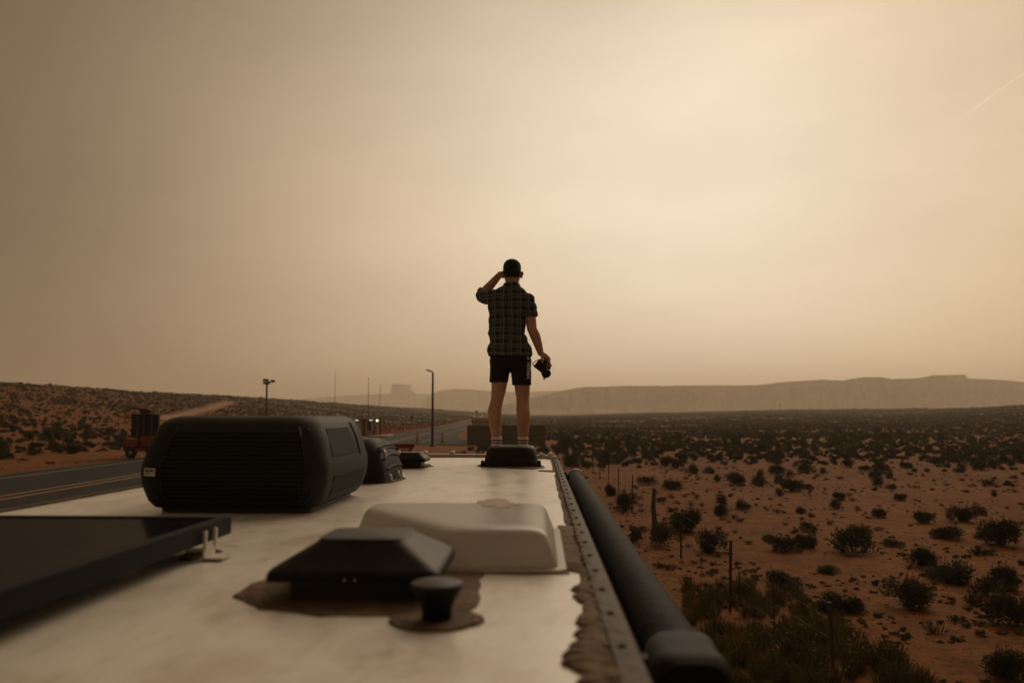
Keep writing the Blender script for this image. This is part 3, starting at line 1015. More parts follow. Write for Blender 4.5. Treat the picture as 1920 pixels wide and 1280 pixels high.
bsdf.inputs['Subsurface Radius'].default_value = (.05, .04, .03)
dm = MB()
rgs = []
for ins, z, r in ((-.024, .003, .03), (-.024, .010, .03), (-.004, .013, .022), (.002, .030, .022), (.022, .082, .03), (.030, .093, .035), (.042, .100, .035), (.06, .104, .03), (.095, .108, .02)):
    rgs.append(ring(roundpoly(offs(poly, ins), r), ROOF + z))
dm.loft(rgs)
sk = dm.build('skylight', M['dome'], rv, auto=35)
sk['label'] = 'milky white cut-cornered skylight dome with a brown stain on top'
stain = []
for px, py in ((893, 941), (905, 937), (918, 935), (940, 936), (958, 940), (970, 946), (955, 949), (938, 953), (922, 949), (905, 948)):
    stain.append(onz(px, py, ROOF + .108))
s2 = MB()
cc = sum(stain, Vector()) / len(stain)
out = []
for i in range(len(stain)):
    a, b = stain[i], stain[(i + 1) % len(stain)]
    for k in range(4):
        q = a.lerp(b, k / 4)
        out.append(q + (q - cc) * .35 * mnoise.noise(q * 40))
s2.loft([[Vector((p.x, p.y, ROOF + .1078)) for p in out], [Vector((p.x, p.y, ROOF + .1092)) for p in out]])
M['stain'] = pm('brown_stain', (.36, .27, .20), .7, .3, 20)
s2.build('stain', M['stain'], sk)

# --- vent cover the person stands behind
patch('sealant_patch', P((893, 874), (930, 877), (1000, 880), (1022, 877), (1012, 868), (905, 868)), .004, .008, seed=31)
patch('sealant_patch', P((1008, 883.5), (1040, 885), (1045, 882), (1012, 881.5)), .0035, .004, seed=33)
VX, VY = -.225, 6.46
cv = MB().loft([ring(rrect(VX, VY, hx, hy, r, 8), ROOF + z) for z, hx, hy, r in ((.004, .222, .235, .03), (.012, .222, .235, .03), (.030, .212, .225, .05), (.09, .200, .213, .07), (.130, .190, .203, .08), (.146, .178, .191, .08), (.154, .160, .172, .08), (.1575, .12, .13, .07))])
cvo = cv.build('vent_cover', M['shroud'], rv, auto=50)
cvo['label'] = 'rounded dark vent cover at the far end, in front of the standing person'
for k in range(9):
    MB().box((VX - .17 + .042 * k, VY - .226, ROOF + .022), (.016, .012, .030)).build('cover_slot', M['grille'], cvo)
for sx in (-1, 1):
    MB().box((VX + sx * .222, VY - .2, ROOF + .026), (.022, .06, .044)).build('bracket', M['blackcap'], cvo, bevel=.004)
MB().lathe((VX + .222, VY + .02, ROOF + .072), [(.026, 0), (.028, .014), (.024, .016), (.024, .026), (.018, .03), (.017, .042)], 16, Matrix.Rotation(rad(90), 3, 'Y')).build('hose_fitting', M['whitepl'], cvo, auto=40)

# --- solar panel
PX0, PX1, PY0, PY1 = -1.97, -.93, .55, 2.41
pn = MB().box(((PX0 + PX1) / 2, (PY0 + PY1) / 2, ROOF + .070), (PX1 - PX0 - .012, PY1 - PY0 - .012, .042)).build('solar_panel', M['frameblk'], rv)
pn['label'] = 'dark solar panel at the left edge with a pale bracket under its rim'
for yy in (PY1 - .016, PY0 + .016):
    MB().box(((PX0 + PX1) / 2, yy, ROOF + .072), (PX1 - PX0, .032, .050)).build('panel_frame', M['frameblk'], pn)
for x in (PX0 + .016, PX1 - .016):
    g = MB()
    g.box((x, (PY0 + PY1) / 2, ROOF + .072), (.032, PY1 - PY0 - .065, .050))
    g.build('panel_frame', M['frameblk'], pn)
cs = MB().box((0, 0, 0), (.160, .160, .003)).mesh('cell')
cs.materials.append(M['cell'])
for i in range(6):
    for j in range(11):
        link('cell', cs, pn, None, (PX0 + .115 + i * .162 - XC, PY0 + .12 + j * .162 - 3.5, ROOF + .0925))
patch('sealant_patch', P((338, 1050), (360, 1052), (395, 1043), (420, 1034), (395, 1027), (350, 1030)), .004, .008, seed=51)
for by in (2.235, 1.15):
    bx = PX1 + .004
    b_ = MB()
    b_.box((bx + .028, by, ROOF + .008), (.056, .075, .005))
    b_.box((bx + .003, by, ROOF + .028), (.005, .075, .036))
    for dy in (-.034, .034):
        b_.box((bx + .006, by + dy, ROOF + .058), (.007, .010, .05))
    b_.build('bracket', M['whitepl'], pn)

# --- awning roll on the kerb side
AWX, AWZ, AWR = .347, 2.992, .074
roll = MB().lathe((AWX, 2.02, AWZ), [(AWR, 0), (AWR, 1.2), (AWR * 1.01, 2.9), (AWR, 4.6), (AWR * .99, 5.86)], 28, Matrix.Rotation(rad(-90), 3, 'X'))
aw = roll.build('awning_roll', M['vinyl'], rv, auto=40)
aw['label'] = 'dark rolled awning tube running along the kerb side of the roof'
MB().lathe((AWX, 7.86, AWZ), [(.080, 0), (.084, .01), (.084, .05), (.07, .06)], 24, Matrix.Rotation(rad(-90), 3, 'X')).build('end_cap', M['blackcap'], aw, auto=40)
cap = MB()
cap.loft([[Vector((x, y_, z)) for x, z in rrect(AWX - .018 - dz * .3, AWZ - .034 - dz, hx, hz, .05, 6)] for y_, hx, hz, dz in ((2.012, .078, .082, -.034), (2.00, .086, .092, -.030), (1.95, .090, .108, -.008), (1.84, .090, .122, 0), (1.79, .088, .122, 0), (1.77, .076, .11, 0))])
cap.build('end_housing', M['blackcap'], aw, auto=45)
MB().tube([(AWX, 2.055, AWZ), (AWX, 2.035, AWZ)], .079, 24).build('end_ring', M['blackcap'], aw, auto=40)
MB().lathe((AWX, 7.855, AWZ), [(.085, -.012), (.087, 0), (.085, .006)], 24, Matrix.Rotation(rad(-90), 3, 'X')).build('end_ring', M['alu'], aw, auto=40)
MB().box((.245, 4.95, AWZ - .065), (.10, 5.75, .06)).build('gap_shade_box', M['blackcap'], aw, bevel=.006)  # added black box darkens the gap, imitating the wall's shadow
for yy in (1.9, 7.84):
    a_ = MB()
    a_.box((.235, yy, 2.2), (.05, .05, 1.7))
    a_.box((.30, yy, 3.0), (.12, .045, .05))
    a_.build('awning_arm', M['blackcap'], aw, bevel=.006)

# ------------------------------------------------------------------ person
def voxel(mb_, name, size, it=4, fac=.5):
    me = mb_.mesh(name)
    o = bpy.data.objects.new(name + '_tmp', me)
    COL.objects.link(o)
    r = o.modifiers.new('r', 'REMESH'); r.mode = 'VOXEL'; r.voxel_size = size; r.use_smooth_shade = True
    s = o.modifiers.new('s', 'SMOOTH'); s.factor = fac; s.iterations = it
    dg = bpy.context.evaluated_depsgraph_get()
    out = bpy.data.meshes.new_from_object(o.evaluated_get(dg))
    bpy.data.objects.remove(o)
    out.name = name
    shade(out, True)
    return out
sm_ = MB()
rs = random.Random(5)
for i in range(46):
    yy = 1.02 + .9 * (i / 45) ** 1.1
    near_w = max(0, 1 - abs(yy - 1.33) / .22)
    sm_.sphere((.112 - rs.uniform(.0, .020) - .034 * near_w * rs.random(), yy, ROOF + .001), (rs.uniform(.018, .030) + .020 * near_w * rs.random(), rs.uniform(.016, .030), rs.uniform(.006, .013)), 12, 8)
for cx_, cy_, rx_, ry_ in ((.070, 1.33, .040, .030), (.080, 1.42, .034, .028), (.062, 1.375, .026, .020), (.088, 1.50, .030, .026), (.092, 1.585, .026, .03)):
    sm_.sphere((cx_, cy_, ROOF + .001), (rx_, ry_, .012), 14, 8)
sme_ = voxel(sm_, 'sealant_smear', .0042, 2)
for v in sme_.vertices:
    v.co.z = max(v.co.z, ROOF - .001) + .0016 * mnoise.noise(v.co * 60)
    v.co -= ORG[rv.name]
link('sealant_smear', sme_, rv, M['sealant'])
def hrings(rows, n=24, p=2.0):
    """rows (z, cx, cy, rx, ry): stacked horizontal superellipses"""
    out = []
    for z, cx, cy, rx, ry in rows:
        rg_ = []
        for i in range(n):
            a = 2 * math.pi * i / n
            ca, sa = math.cos(a), math.sin(a)
            q = (abs(ca) ** p + abs(sa) ** p) ** (-1 / p)
            rg_.append(Vector((cx + rx * ca * q, cy + ry * sa * q, z)))
        out.append(rg_)
    return out
PP = Vector((-.252, 6.87, ROOF + .001))
man = empty('person', PP, 'person in plaid shirt and black shorts shading eyes on the motorhome roof', 'person', local=True)
HX = .014
SL, EL_, WL = Vector((-.165, .0, 1.425)), Vector((-.272, .235, 1.470)), Vector((-.098, .175, 1.655))
SR, ER, WR = Vector((.150, -.005, 1.395)), Vector((.188, -.020, 1.140)), Vector((.262, .035, .935))
bd = MB()
# trunk under the clothes, neck, head
bd.loft(hrings([(.80, 0, 0, .15, .10), (.92, 0, -.01, .16, .105), (1.05, -.02, 0, .135, .095), (1.2, -.025, 0, .145, .10), (1.35, -.02, 0, .16, .10), (1.44, -.01, -.005, .13, .08), (1.50, .008, -.008, .07, .06)]))
bd.loft(hrings([(1.45, .005, -.005, .068, .062), (1.52, .010, .005, .060, .060), (1.57, HX, .012, .057, .060), (1.62, HX, .018, .056, .062)]))
bd.loft(hrings([(1.525, HX, .075, .030, .030), (1.545, HX, .062, .052, .055), (1.575, HX, .040, .064, .080), (1.61, HX, .030, .070, .094), (1.65, HX, .026, .0745, .099), (1.69, HX, .022, .0745, .098), (1.72, HX, .020, .065, .086), (1.742, HX, .018, .045, .062), (1.752, HX, .018, .018, .025)]))
bd.sphere((HX, .128, 1.622), (.014, .022, .022), 10, 8)
bd.sphere((HX, .118, 1.580), (.024, .012, .010), 10, 8)
bd.sphere((HX, .112, 1.662), (.052, .016, .012), 12, 8)
for sx in (-1, 1):
    er = Matrix.Rotation(rad(sx * 28), 3, 'Z')
    bd.sphere((HX + sx * .082, .012, 1.618), (.010, .020, .033), 10, 8, er)
    bd.sphere((HX + sx * .091, .002, 1.630), (.009, .018, .020), 10, 8, er)
def limb(pts_, rr_, n=18):
    bd.tube(pts_, rr_, n)
    for p, r in zip(pts_, rr_):
        bd.sphere(p, r * .99, n, 10)
limb([SL, SL.lerp(EL_, .5), EL_, EL_.lerp(WL, .28), EL_.lerp(WL, .65), WL], [.056, .048, .041, .044, .036, .028])
limb([SR, SR.lerp(ER, .5), ER, ER.lerp(WR, .28) + Vector((.006, 0, 0)), ER.lerp(WR, .65) + Vector((.004, 0, 0)), WR], [.058, .051, .043, .045, .037, .0275])
# raised hand: flat, at the brow
hd = Vector((.80, -.12, .38)).normalized()
sdv = Vector((.30, .88, -.36)).normalized()
bd.tube([WL, WL + hd * .03, WL + hd * .065, WL + hd * .085], [.027, .034, .038, .034], 14, ry=.5)
for k, (o, ln) in enumerate(((-.030, .066), (-.010, .075), (.010, .071), (.029, .056))):
    b0 = WL + hd * .08 + sdv * o
    bd.tube([b0, b0 + hd * ln * .5 + Vector((0, .004, .002)), b0 + hd * ln + Vector((0, -.004, -.006))], [.0092, .0086, .0068], 8)
t0 = WL + hd * .025 - Vector((0, .02, .02))
bd.tube([t0, t0 + Vector((.03, -.018, -.022)), t0 + Vector((.06, -.016, -.03))], [.012, .0105, .008], 8)
# hanging hand closed on the camera grip
kn = Vector((.333, .055, .868))
bd.tube([WR, WR.lerp(kn, .35) + Vector((.004, 0, .006)), WR.lerp(kn, .75) + Vector((.004, 0, .004)), kn], [.0275, .036, .040, .030], 14, ry=.68)
for k, yo in enumerate((-.034, -.012, .010, .030)):
    a = kn + Vector((.002 - .004 * abs(k - 1), yo, -.004 - .003 * k))
    b = a + Vector((.016, .002, -.034))
    c = b + Vector((-.030, .002, -.018))
    d = c + Vector((-.024, -.002, .010))
    bd.tube([a, b, c, d], [.0112, .0105, .0095, .0075], 9)
    for q, r in ((a, .0122), (b, .0105), (c, .0095), (d, .0078)):
        bd.sphere(q, r, 9, 7)
ta = WR.lerp(kn, .35) + Vector((-.012, -.034, -.008))
bd.tube([WR.lerp(kn, .25), ta, ta + Vector((-.004, -.012, -.034)), ta + Vector((.006, -.010, -.058))], [.016, .0145, .0115, .0085], 9)
# legs and feet
def leg(rows, fx_, toe):
    bd.loft(hrings(rows))
leg([(.085, -.116, -.005, .040, .048), (.13, -.117, -.012, .0385, .044), (.21, -.119, -.012, .041, .046), (.29, -.126, -.016, .051, .056), (.37, -.133, -.022, .0595, .064), (.44, -.134, -.022, .0605, .065), (.50, -.122, -.008, .056, .060), (.545, -.112, .002, .056, .061), (.60, -.103, .004, .062, .068), (.70, -.092, 0, .071, .078), (.82, -.085, -.005, .080, .088), (.90, -.08, -.01, .08, .09)], 0, 0)
leg([(.085, .112, -.005, .040, .048), (.13, .110, -.012, .0385, .044), (.21, .110, -.012, .041, .046), (.29, .111, -.016, .051, .056), (.37, .112, -.022, .0585, .064), (.44, .110, -.022, .0595, .065), (.50, .108, -.008, .0555, .060), (.545, .107, .002, .056, .061), (.60, .104, .004, .063, .068), (.70, .100, 0, .073, .078), (.82, .09, -.005, .080, .088), (.90, .08, -.01, .08, .09)], 0, 0)
for sx, cx in ((-1, -.116), (1, .112)):
    bd.loft(hrings([(.030, cx + sx * .015, .06, .038, .115), (.055, cx + sx * .012, .045, .036, .10), (.09, cx, .01, .037, .055)]))
body_me = voxel(bd, 'body', .0052, 3)
body = link('body', body_me, man, M['skin'])
# short hair on the skull
hr = MB().loft(hrings([(1.592, HX, -.028, .052, .042), (1.61, HX, -.022, .066, .058), (1.64, HX, -.008, .0775, .080), (1.675, HX, .012, .0795, .100), (1.70, HX, .020, .0785, .102), (1.725, HX, .020, .070, .092), (1.745, HX, .018, .053, .070), (1.757, HX, .017, .028, .038), (1.760, HX, .017, .008, .010)]))
hme = voxel(hr, 'hair', .004, 2)
link('hair', hme, man, M['hair'])
for sx in (-1, 1):
    link('eye', MB().sphere((HX + sx * .031, .108, 1.638), .0125, 10, 8).mesh('eye'), man, M['signw'])

# plaid shirt
def plaid():
    m = bpy.data.materials.new('dark_plaid_cotton')
    m.use_nodes = True
    t = m.node_tree
    b = t.nodes['Principled BSDF']
    b.inputs['Roughness'].default_value = .85
    b.inputs['Specular IOR Level'].default_value = .15
    co = t.nodes.new('ShaderNodeTexCoord')
    n = t.nodes.new('ShaderNodeTexNoise'); n.inputs['Scale'].default_value = 7; n.inputs['Detail'].default_value = 3
    t.links.new(co.outputs['Object'], n.inputs['Vector'])
    mx = t.nodes.new('ShaderNodeMix'); mx.data_type = 'RGBA'; mx.blend_type = 'ADD'; mx.inputs[0].default_value = .034
    t.links.new(co.outputs['Object'], mx.inputs[6]); t.links.new(n.outputs['Color'], mx.inputs[7])
    sp = t.nodes.new('ShaderNodeSeparateXYZ')
    t.links.new(mx.outputs[2], sp.inputs[0])
    def mt(op, a, bb=None):
        x = t.nodes.new('ShaderNodeMath'); x.operation = op
        for i, v in enumerate((a, bb)):
            if v is None: continue
            if isinstance(v, (int, float)): x.inputs[i].default_value = v
            else: t.links.new(v, x.inputs[i])
        return x.outputs[0]
    def line(s, per, off, wd):
        f = mt('FRACT', mt('ADD', mt('DIVIDE', s, per), off))
        return mt('LESS_THAN', mt('ABSOLUTE', mt('SUBTRACT', f, .5)), wd / per / 2)
    X, Z = sp.outputs['X'], sp.outputs['Z']
    def mixc(f, a, c):
        x = t.nodes.new('ShaderNodeMix'); x.data_type = 'RGBA'
        t.links.new(f, x.inputs[0])
        if isinstance(a, tuple): x.inputs[6].default_value = (*a, 1)
        else: t.links.new(a, x.inputs[6])
        if isinstance(c, tuple): x.inputs[7].default_value = (*c, 1)
        else: t.links.new(c, x.inputs[7])
        return x.outputs[2]
    c = mixc(line(X, .072, .2, .034), (.026, .040, .045), (.072, .088, .090))
    c2 = mixc(line(Z, .072, .6, .034), (.026, .040, .045), (.072, .088, .090))
    av = t.nodes.new('ShaderNodeMix'); av.data_type = 'RGBA'; av.inputs[0].default_value = .5
    t.links.new(c, av.inputs[6]); t.links.new(c2, av.inputs[7])
    c = av.outputs[2]
    for s, o, wd, colr in ((X, .05, .0042, (.27, .25, .20)), (Z, .35, .0042, (.27, .25, .20)), (X, .42, .0035, (.19, .18, .15)), (Z, .72, .0035, (.19, .18, .15)), (X, .18, .003, (.085, .08, .06)), (Z, .48, .003, (.085, .08, .06))):
        c = mixc(line(s, .072, o, wd), c, colr)
    t.links.new(c, b.inputs['Base Color'])
    n2 = t.nodes.new('ShaderNodeTexNoise'); n2.inputs['Scale'].default_value = 16; n2.inputs['Detail'].default_value = 3
    t.links.new(co.outputs['Object'], n2.inputs['Vector'])
    bp = t.nodes.new('ShaderNodeBump'); bp.inputs['Strength'].default_value = .5; bp.inputs['Distance'].default_value = .03
    t.links.new(n2.outputs['Fac'], bp.inputs['Height'])
    t.links.new(bp.outputs['Normal'], b.inputs['Normal'])
    return m
M['plaid'] = plaid()
shm = MB()
shm.loft(hrings([(.905, .000, -.010, .193, .128), (.93, -.001, -.010, .193, .128), (1.0, -.010, -.006, .178, .122), (1.10, -.025, 0, .158, .115), (1.20, -.026, 0, .160, .117), (1.30, -.026, -.002, .168, .120), (1.37, -.024, -.004, .172, .118), (1.42, -.020, -.008, .174, .108), (1.46, -.016, -.010, .160, .094), (1.485, -.006, -.010, .128, .084), (1.508, .004, -.006, .090, .074), (1.522, .010, -.002, .070, .068)], 28, 2.4))
def sleeve(pts_, rr_):
    shm.tube(pts_, rr_, 20)
    for p, r in zip(pts_[:-1], rr_[:-1]):
        shm.sphere(p, r * .99, 18, 12)
sleeve([SL + Vector((.045, 0, -.005)), SL, SL.lerp(EL_, .5) + Vector((0, 0, -.008)), EL_.lerp(SL, .08), EL_.lerp(WL, .16)], [.070, .068, .066, .062, .058])
sleeve([SR + Vector((-.045, 0, .0)), SR, SR.lerp(ER, .25) + Vector((.003, 0, 0)), SR.lerp(ER, .42) + Vector((.002, 0, 0)), SR.lerp(ER, .53) + Vector((.001, 0, 0))], [.072, .063, .064, .065, .064])
sme = voxel(shm, 'shirt', .006, 3)
for v in sme.vertices:
    p = v.co
    wv = mnoise.noise(Vector((p.x * 5, p.y * 5, p.z * 13))) * .009 + mnoise.noise(Vector((p.x * 14 + p.z * 9, p.y * 12, p.z * 26))) * .0065
    if p.z < 1.12: wv *= 1.5
    d = Vector((p.x + .02, p.y, 0))
    v.co = p + (d.normalized() if d.length > .01 else Vector()) * wv + Vector((0, 0, (mnoise.noise(Vector((p.x * 7, p.y * 7, 1))) * .012) if p.z < .95 else 0))
shirt = link('shirt', sme, man, M['plaid'])
colr = MB()
rgc = []
for i in range(33):
    a = rad(-110 + 220 * i / 32) - math.pi / 2
    ca, sa = math.cos(a), math.sin(a)
    rgc.append([Vector((.010 + (.066) * ca, .002 + .066 * sa, 1.545 - .012 * (1 + sa))), Vector((.010 + .072 * ca, .002 + .072 * sa, 1.547 - .012 * (1 + sa))), Vector((.010 + .092 * ca, -.002 + .086 * sa, 1.500 - .016 * (1 + sa))), Vector((.010 + .084 * ca, -.002 + .080 * sa, 1.496 - .016 * (1 + sa)))])
colr.loft(rgc)
link('collar', colr.mesh('collar'), shirt, M['plaid'])
shade(shirt.children[0].data, True)
cuf = MB()
u = (ER - SR).normalized()
pc = SR.lerp(ER, .50)
cuf.tube([pc - u * .028, pc - u * .02, pc + u * .018, pc + u * .026], [.064, .0705, .0705, .062], 20)
link('cuff', cuf.mesh('cuff'), shirt, M['plaid'])
cuf = MB()
u = (WL - EL_).normalized()
pc = EL_.lerp(WL, .13)
cuf.tube([pc - u * .024, pc - u * .018, pc + u * .014, pc + u * .022], [.054, .063, .0625, .055], 20)
link('cuff', cuf.mesh('cuff'), shirt, M['plaid'])

# shorts
shs = MB()
shs.loft(hrings([(.80, .002, -.008, .176, .122), (.86, .002, -.010, .184, .126), (.905, 0, -.010, .176, .112), (.92, 0, -.010, .165, .104), (.98, -.008, -.008, .150, .098)], 28, 2.5))
shs.loft(hrings([(.680, -.101, -.002, .081, .098), (.70, -.100, -.002, .081, .098), (.76, -.093, -.006, .085, .106), (.84, -.086, -.010, .090, .116)], 24, 2.3))
shs.loft(hrings([(.655, .098, -.002, .084, .098), (.68, .098, -.002, .084, .098), (.76, .093, -.006, .088, .106), (.84, .086, -.010, .090, .116)], 24, 2.3))
stm = voxel(shs, 'shorts', .006, 3)
for v in stm.vertices:
    p = v.co
    v.co = p + Vector((p.x, p.y, 0)) * .03 * mnoise.noise(Vector((p.x * 9, p.y * 9, p.z * 9)))
shorts = link('shorts', stm, man, M['shorts'])
bvh = BVHTree.FromPolygons([v.co for v in stm.vertices], [p.vertices for p in stm.polygons])
def project(verts2, faces, centre, ndir, name, mat, parent, off=.003):
    """flat print laid onto the cloth: (u, v) = right, up in the plane facing ndir"""
    ndir = Vector(ndir).normalized()
    r_ = Vector((0, 0, 1)).cross(ndir).normalized()
    u_ = Vector((0, 0, 1))
    V2 = []
    for a, b in verts2:
        o = Vector(centre) + r_ * a + u_ * b + ndir * .4
        h_ = bvh.ray_cast(o, -ndir)
        V2.append((h_[0] if h_[0] is not None else Vector(centre) + r_ * a + u_ * b) + ndir * off)
    me = bpy.data.meshes.new(name)
    me.from_pydata([tuple(v) for v in V2], [], faces)
    return link(name, me, parent, mat)
def textmesh(s, size, bold=0.0):
    cu = bpy.data.curves.new('t', 'FONT')
    cu.body = s
    cu.size = size
    cu.align_x = 'CENTER'
    cu.align_y = 'CENTER'
    cu.offset = bold
    cu.resolution_u = 3
    o = bpy.data.objects.new('t', cu)
    COL.objects.link(o)
    dg = bpy.context.evaluated_depsgraph_get()
    me = bpy.data.meshes.new_from_object(o.evaluated_get(dg))
    bpy.data.objects.remove(o)
    v = [(p.co.x, p.co.y) for p in me.vertices]
    f = [tuple(p.vertices) for p in me.polygons]
    return v, f
PRN = (.42, -.91, 0)
prc = (.152, -.08, .795)
M['print'] = pm('white_print', (.82, .80, .76), .6, .05, 8)
tv, tf = textmesh('TERREX', .046, .0016)
project([(b, -a * .92 - .014) for a, b in tv], tf, prc, PRN, 'printed_word', M['print'], shorts)
lg, lf = [], []
for k, hh in enumerate((.012, .020, .028)):
    x0 = -.016 + k * .011
    n0 = len(lg)
    lg += [(x0, 0), (x0 + .007, 0), (x0 + .007 - .006, hh), (x0 - .006, hh)]
    lf.append((n0, n0 + 1, n0 + 2, n0 + 3))
project([(b - .012, -a + .088) for a, b in lg], lf, prc, PRN, 'printed_mark', M['print'], shorts)

# socks and shoes
def sockmat():
    m = bpy.data.materials.new('striped_white_sock')
    m.use_nodes = True
    t = m.node_tree
    b = t.nodes['Principled BSDF']
    b.inputs['Roughness'].default_value = .9
    co = t.nodes.new('ShaderNodeTexCoord')
    sp = t.nodes.new('ShaderNodeSeparateXYZ')
    t.links.new(co.outputs['Object'], sp.inputs[0])
    r = t.nodes.new('ShaderNodeValToRGB')
    r.color_ramp.interpolation = 'CONSTANT'
    mr = t.nodes.new('ShaderNodeMapRange')
    mr.inputs['From Min'].default_value = .10
    mr.inputs['From Max'].default_value = .23
    t.links.new(sp.outputs['Z'], mr.inputs['Value'])
    t.links.new(mr.outputs[0], r.inputs['Fac'])
    e = r.color_ramp.elements
    e[0].position = 0; e[0].color = (.74, .69, .62, 1)
    e[1].position = 1; e[1].color = (.74, .69, .62, 1)
    for z, dark in ((.158, 1), (.168, 0), (.178, 1), (.189, 0)):
        x = e.new((z - .10) / .13)
        x.color = (.014, .013, .013, 1) if dark else (.74, .69, .62, 1)
    t.links.new(r.outputs['Color'], b.inputs['Base Color'])
    return m
M['sock'] = sockmat()
for cx, tl in ((-.118, .10), (.110, 0.0)):
    s_ = MB().loft([[p + Vector((0, 0, tl * (p.x - cx) )) for p in rg_] for rg_ in hrings([(.07, cx, -.006, .045, .055), (.13, cx, -.012, .0435, .049), (.17, cx, -.012, .0440, .049), (.212, cx - .001, -.012, .0455, .0505), (.216, cx - .001, -.012, .044, .049)])])
    link('sock', s_.mesh('sock'), man, M['sock'])
    shade(man.children[-1].data, True)
for sx, cx in ((-1, -.116), (1, .112)):
    s_ = MB().loft(hrings([(0, cx + sx * .014, .062, .046, .135), (.02, cx + sx * .014, .062, .048, .137), (.05, cx + sx * .012, .055, .045, .125), (.08, cx + sx * .004, .02, .044, .08), (.10, cx, 0, .046, .06)], 24, 2.4))
    link('shoe', s_.mesh('shoe'), man, M['shoe'])
    shade(man.children[-1].data, True)

# the camera in the hanging hand
cr = Matrix.Rotation(rad(38), 3, 'Y')
cc = PP + Vector((.276, .058, .816))
camth = empty('photo_camera', cc, 'black camera with stubby lens hanging from the person\'s right hand', 'camera')
b_ = MB()
b_.box(cc, (.128, .055, .088), cr)
bo_ = b_.build('camera_body', M['camblk'], camth, bevel=.010, seg=3)
MB().box(cc + cr @ Vector((.052, -.012, -.002)), (.030, .070, .084), cr).build('grip', M['camblk'], bo_, bevel=.012, seg=3)
MB().loft([[cc + cr @ Vector((x, y_, z)) for x, y_ in rrect(-.008, 0, hx, hy, .008, 4)] for z, hx, hy in ((.040, .030, .028), (.058, .024, .026), (.064, .018, .020))]).build('viewfinder_hump', M['camblk'], bo_, auto=40)
ldir = Vector((.30, -.80, -.52)).normalized()
lq = ldir.to_track_quat('Z', 'Y').to_matrix()
lc = cc + Vector((.004, -.018, -.012))
ln_ = MB().lathe(lc, [(.030, 0), (.034, .012), (.034, .05), (.037, .056), (.037, .082), (.040, .088), (.041, .104), (.036, .105), (.034, .094), (.010, .092)], 28, lq).build('lens', M['camblk'], camth, auto=40)
MB().lathe(lc, [(.0335, .0935), (.020, .097), (.004, .098)], 24, lq).build('front_glass', M['glass'], ln_, True)
MB().tube([cc + cr @ Vector((-.066, 0, .03)), cc + cr @ Vector((-.078, -.01, .0)), cc + cr @ Vector((-.086, -.012, -.03)), cc + cr @ Vector((-.064, 0, -.034))], .010, 8, ry=.4).build('strap', M['camblk'], camth, True)
tas = cc + Vector((-.008, -.03, -.040))
MB().tube([tas, tas + Vector((.004, -.004, -.022)), tas + Vector((.018, -.006, -.054)), tas + Vector((.022, -.006, -.060)), tas + Vector((.026, -.006, -.074))], [.0022, .0022, .0022, .007, .006], 6).build('lens_cap_cord', M['camblk'], camth, True)

# ------------------------------------------------------------------ roadside things
def gz(x, y):
    return Tz(x, y)
def stand(px, py_base, Y=None):
    """ground point under a pixel; Y fixes the depth"""
    if Y is None:
        return hit(px, py_base)
    d = ray(px, 778)
    return Vector((d.x * Y, Y, gz(d.x * Y, Y)))

# kerb-side street lamp
p = stand(811, 0, 80)
H = at(811, 696, 80).z - p.z
lp = empty('street_lamp', p, 'single-arm street lamp post beyond the front of the motorhome roof', 'street lamp')
MB().tube([p, p + Vector((0, 0, H - .1))], [.14, .10], 10).build('pole', M['polem'], lp, True)
MB().lathe(p, [(.22, 0), (.22, .12), (.15, .2)], 12).build('base', M['polem'], lp)
MB().tube([p + Vector((0, 0, H - .25)), p + Vector((-.05, 0, H - .05)), p + Vector((-.30, 0, H + .04))], .06, 8).build('arm', M['polem'], lp, True)
MB().box(p + Vector((-.42, 0, H + .08)), (.52, .30, .14), Matrix.Rotation(rad(14), 3, 'Y')).build('lamp_head', M['polem'], lp, bevel=.03)
# floodlight mast behind the big air conditioner
p = stand(499, 0, 92)
H = at(500, 716, 92).z - p.z
fm_ = empty('floodlight_mast', p, 'tall pole with a cluster of floodlights behind the big air conditioner', 'light mast')
MB().tube([p, p + Vector((0, 0, H))], [.16, .11], 10).build('pole', M['polem'], fm_, True)
MB().lathe(p, [(.25, 0), (.25, .12), (.17, .2)], 12).build('base', M['polem'], fm_)
MB().tube([p + Vector((-.35, 0, H - .05)), p + Vector((.85, 0, H + .12))], .05, 8).build('cross_arm', M['polem'], fm_, True)
for dx, dz, wv in ((-.12, .22, .62), (-.24, -.12, .34), (.24, -.10, .34), (.72, .10, .46)):
    f_ = MB().box(p + Vector((dx, -.12, H + dz)), (wv, .32, .24), Matrix.Rotation(rad(-18), 3, 'X')).build('floodlight', M['polem'], fm_, bevel=.04)
    if dz < 0:
        MB().box(p + Vector((dx, -.30, H + dz - .05)), (wv * .7, .02, .14), Matrix.Rotation(rad(-18), 3, 'X')).build('lens', M['polew'], f_)
# thin poles
for px, ytop, Y, mat_, rr_, lab in ((627, 695, 150, 'polew', .055, 'pale thin flagpole, leftmost of the three beside the entrance booth'), (690, 709, 160, 'polem', .06, 'dark thin flagpole with a round finial rising behind the entrance booth'), (712, 719, 150, 'polew', .05, 'pale thin flagpole just right of the entrance booth')):
    p = stand(px, 0, Y)
    H = at(px, ytop, Y).z - p.z
    f_ = empty('flagpole', p, lab, 'flagpole', 'flagpoles by the entrance booth')
    MB().tube([p, p + Vector((0, 0, H * .5)), p + Vector((.02, 0, H - .1))], [rr_ * 1.3, rr_, rr_ * .7], 8).build('pole', M[mat_], f_, True)
    MB().lathe(p, [(.18, 0), (.18, .1), (.1, .16)], 10).build('base', M[mat_], f_)
    MB().sphere(p + Vector((.02, 0, H)), .11 if px == 690 else .07, 10, 8).build('finial', M[mat_], f_, True)
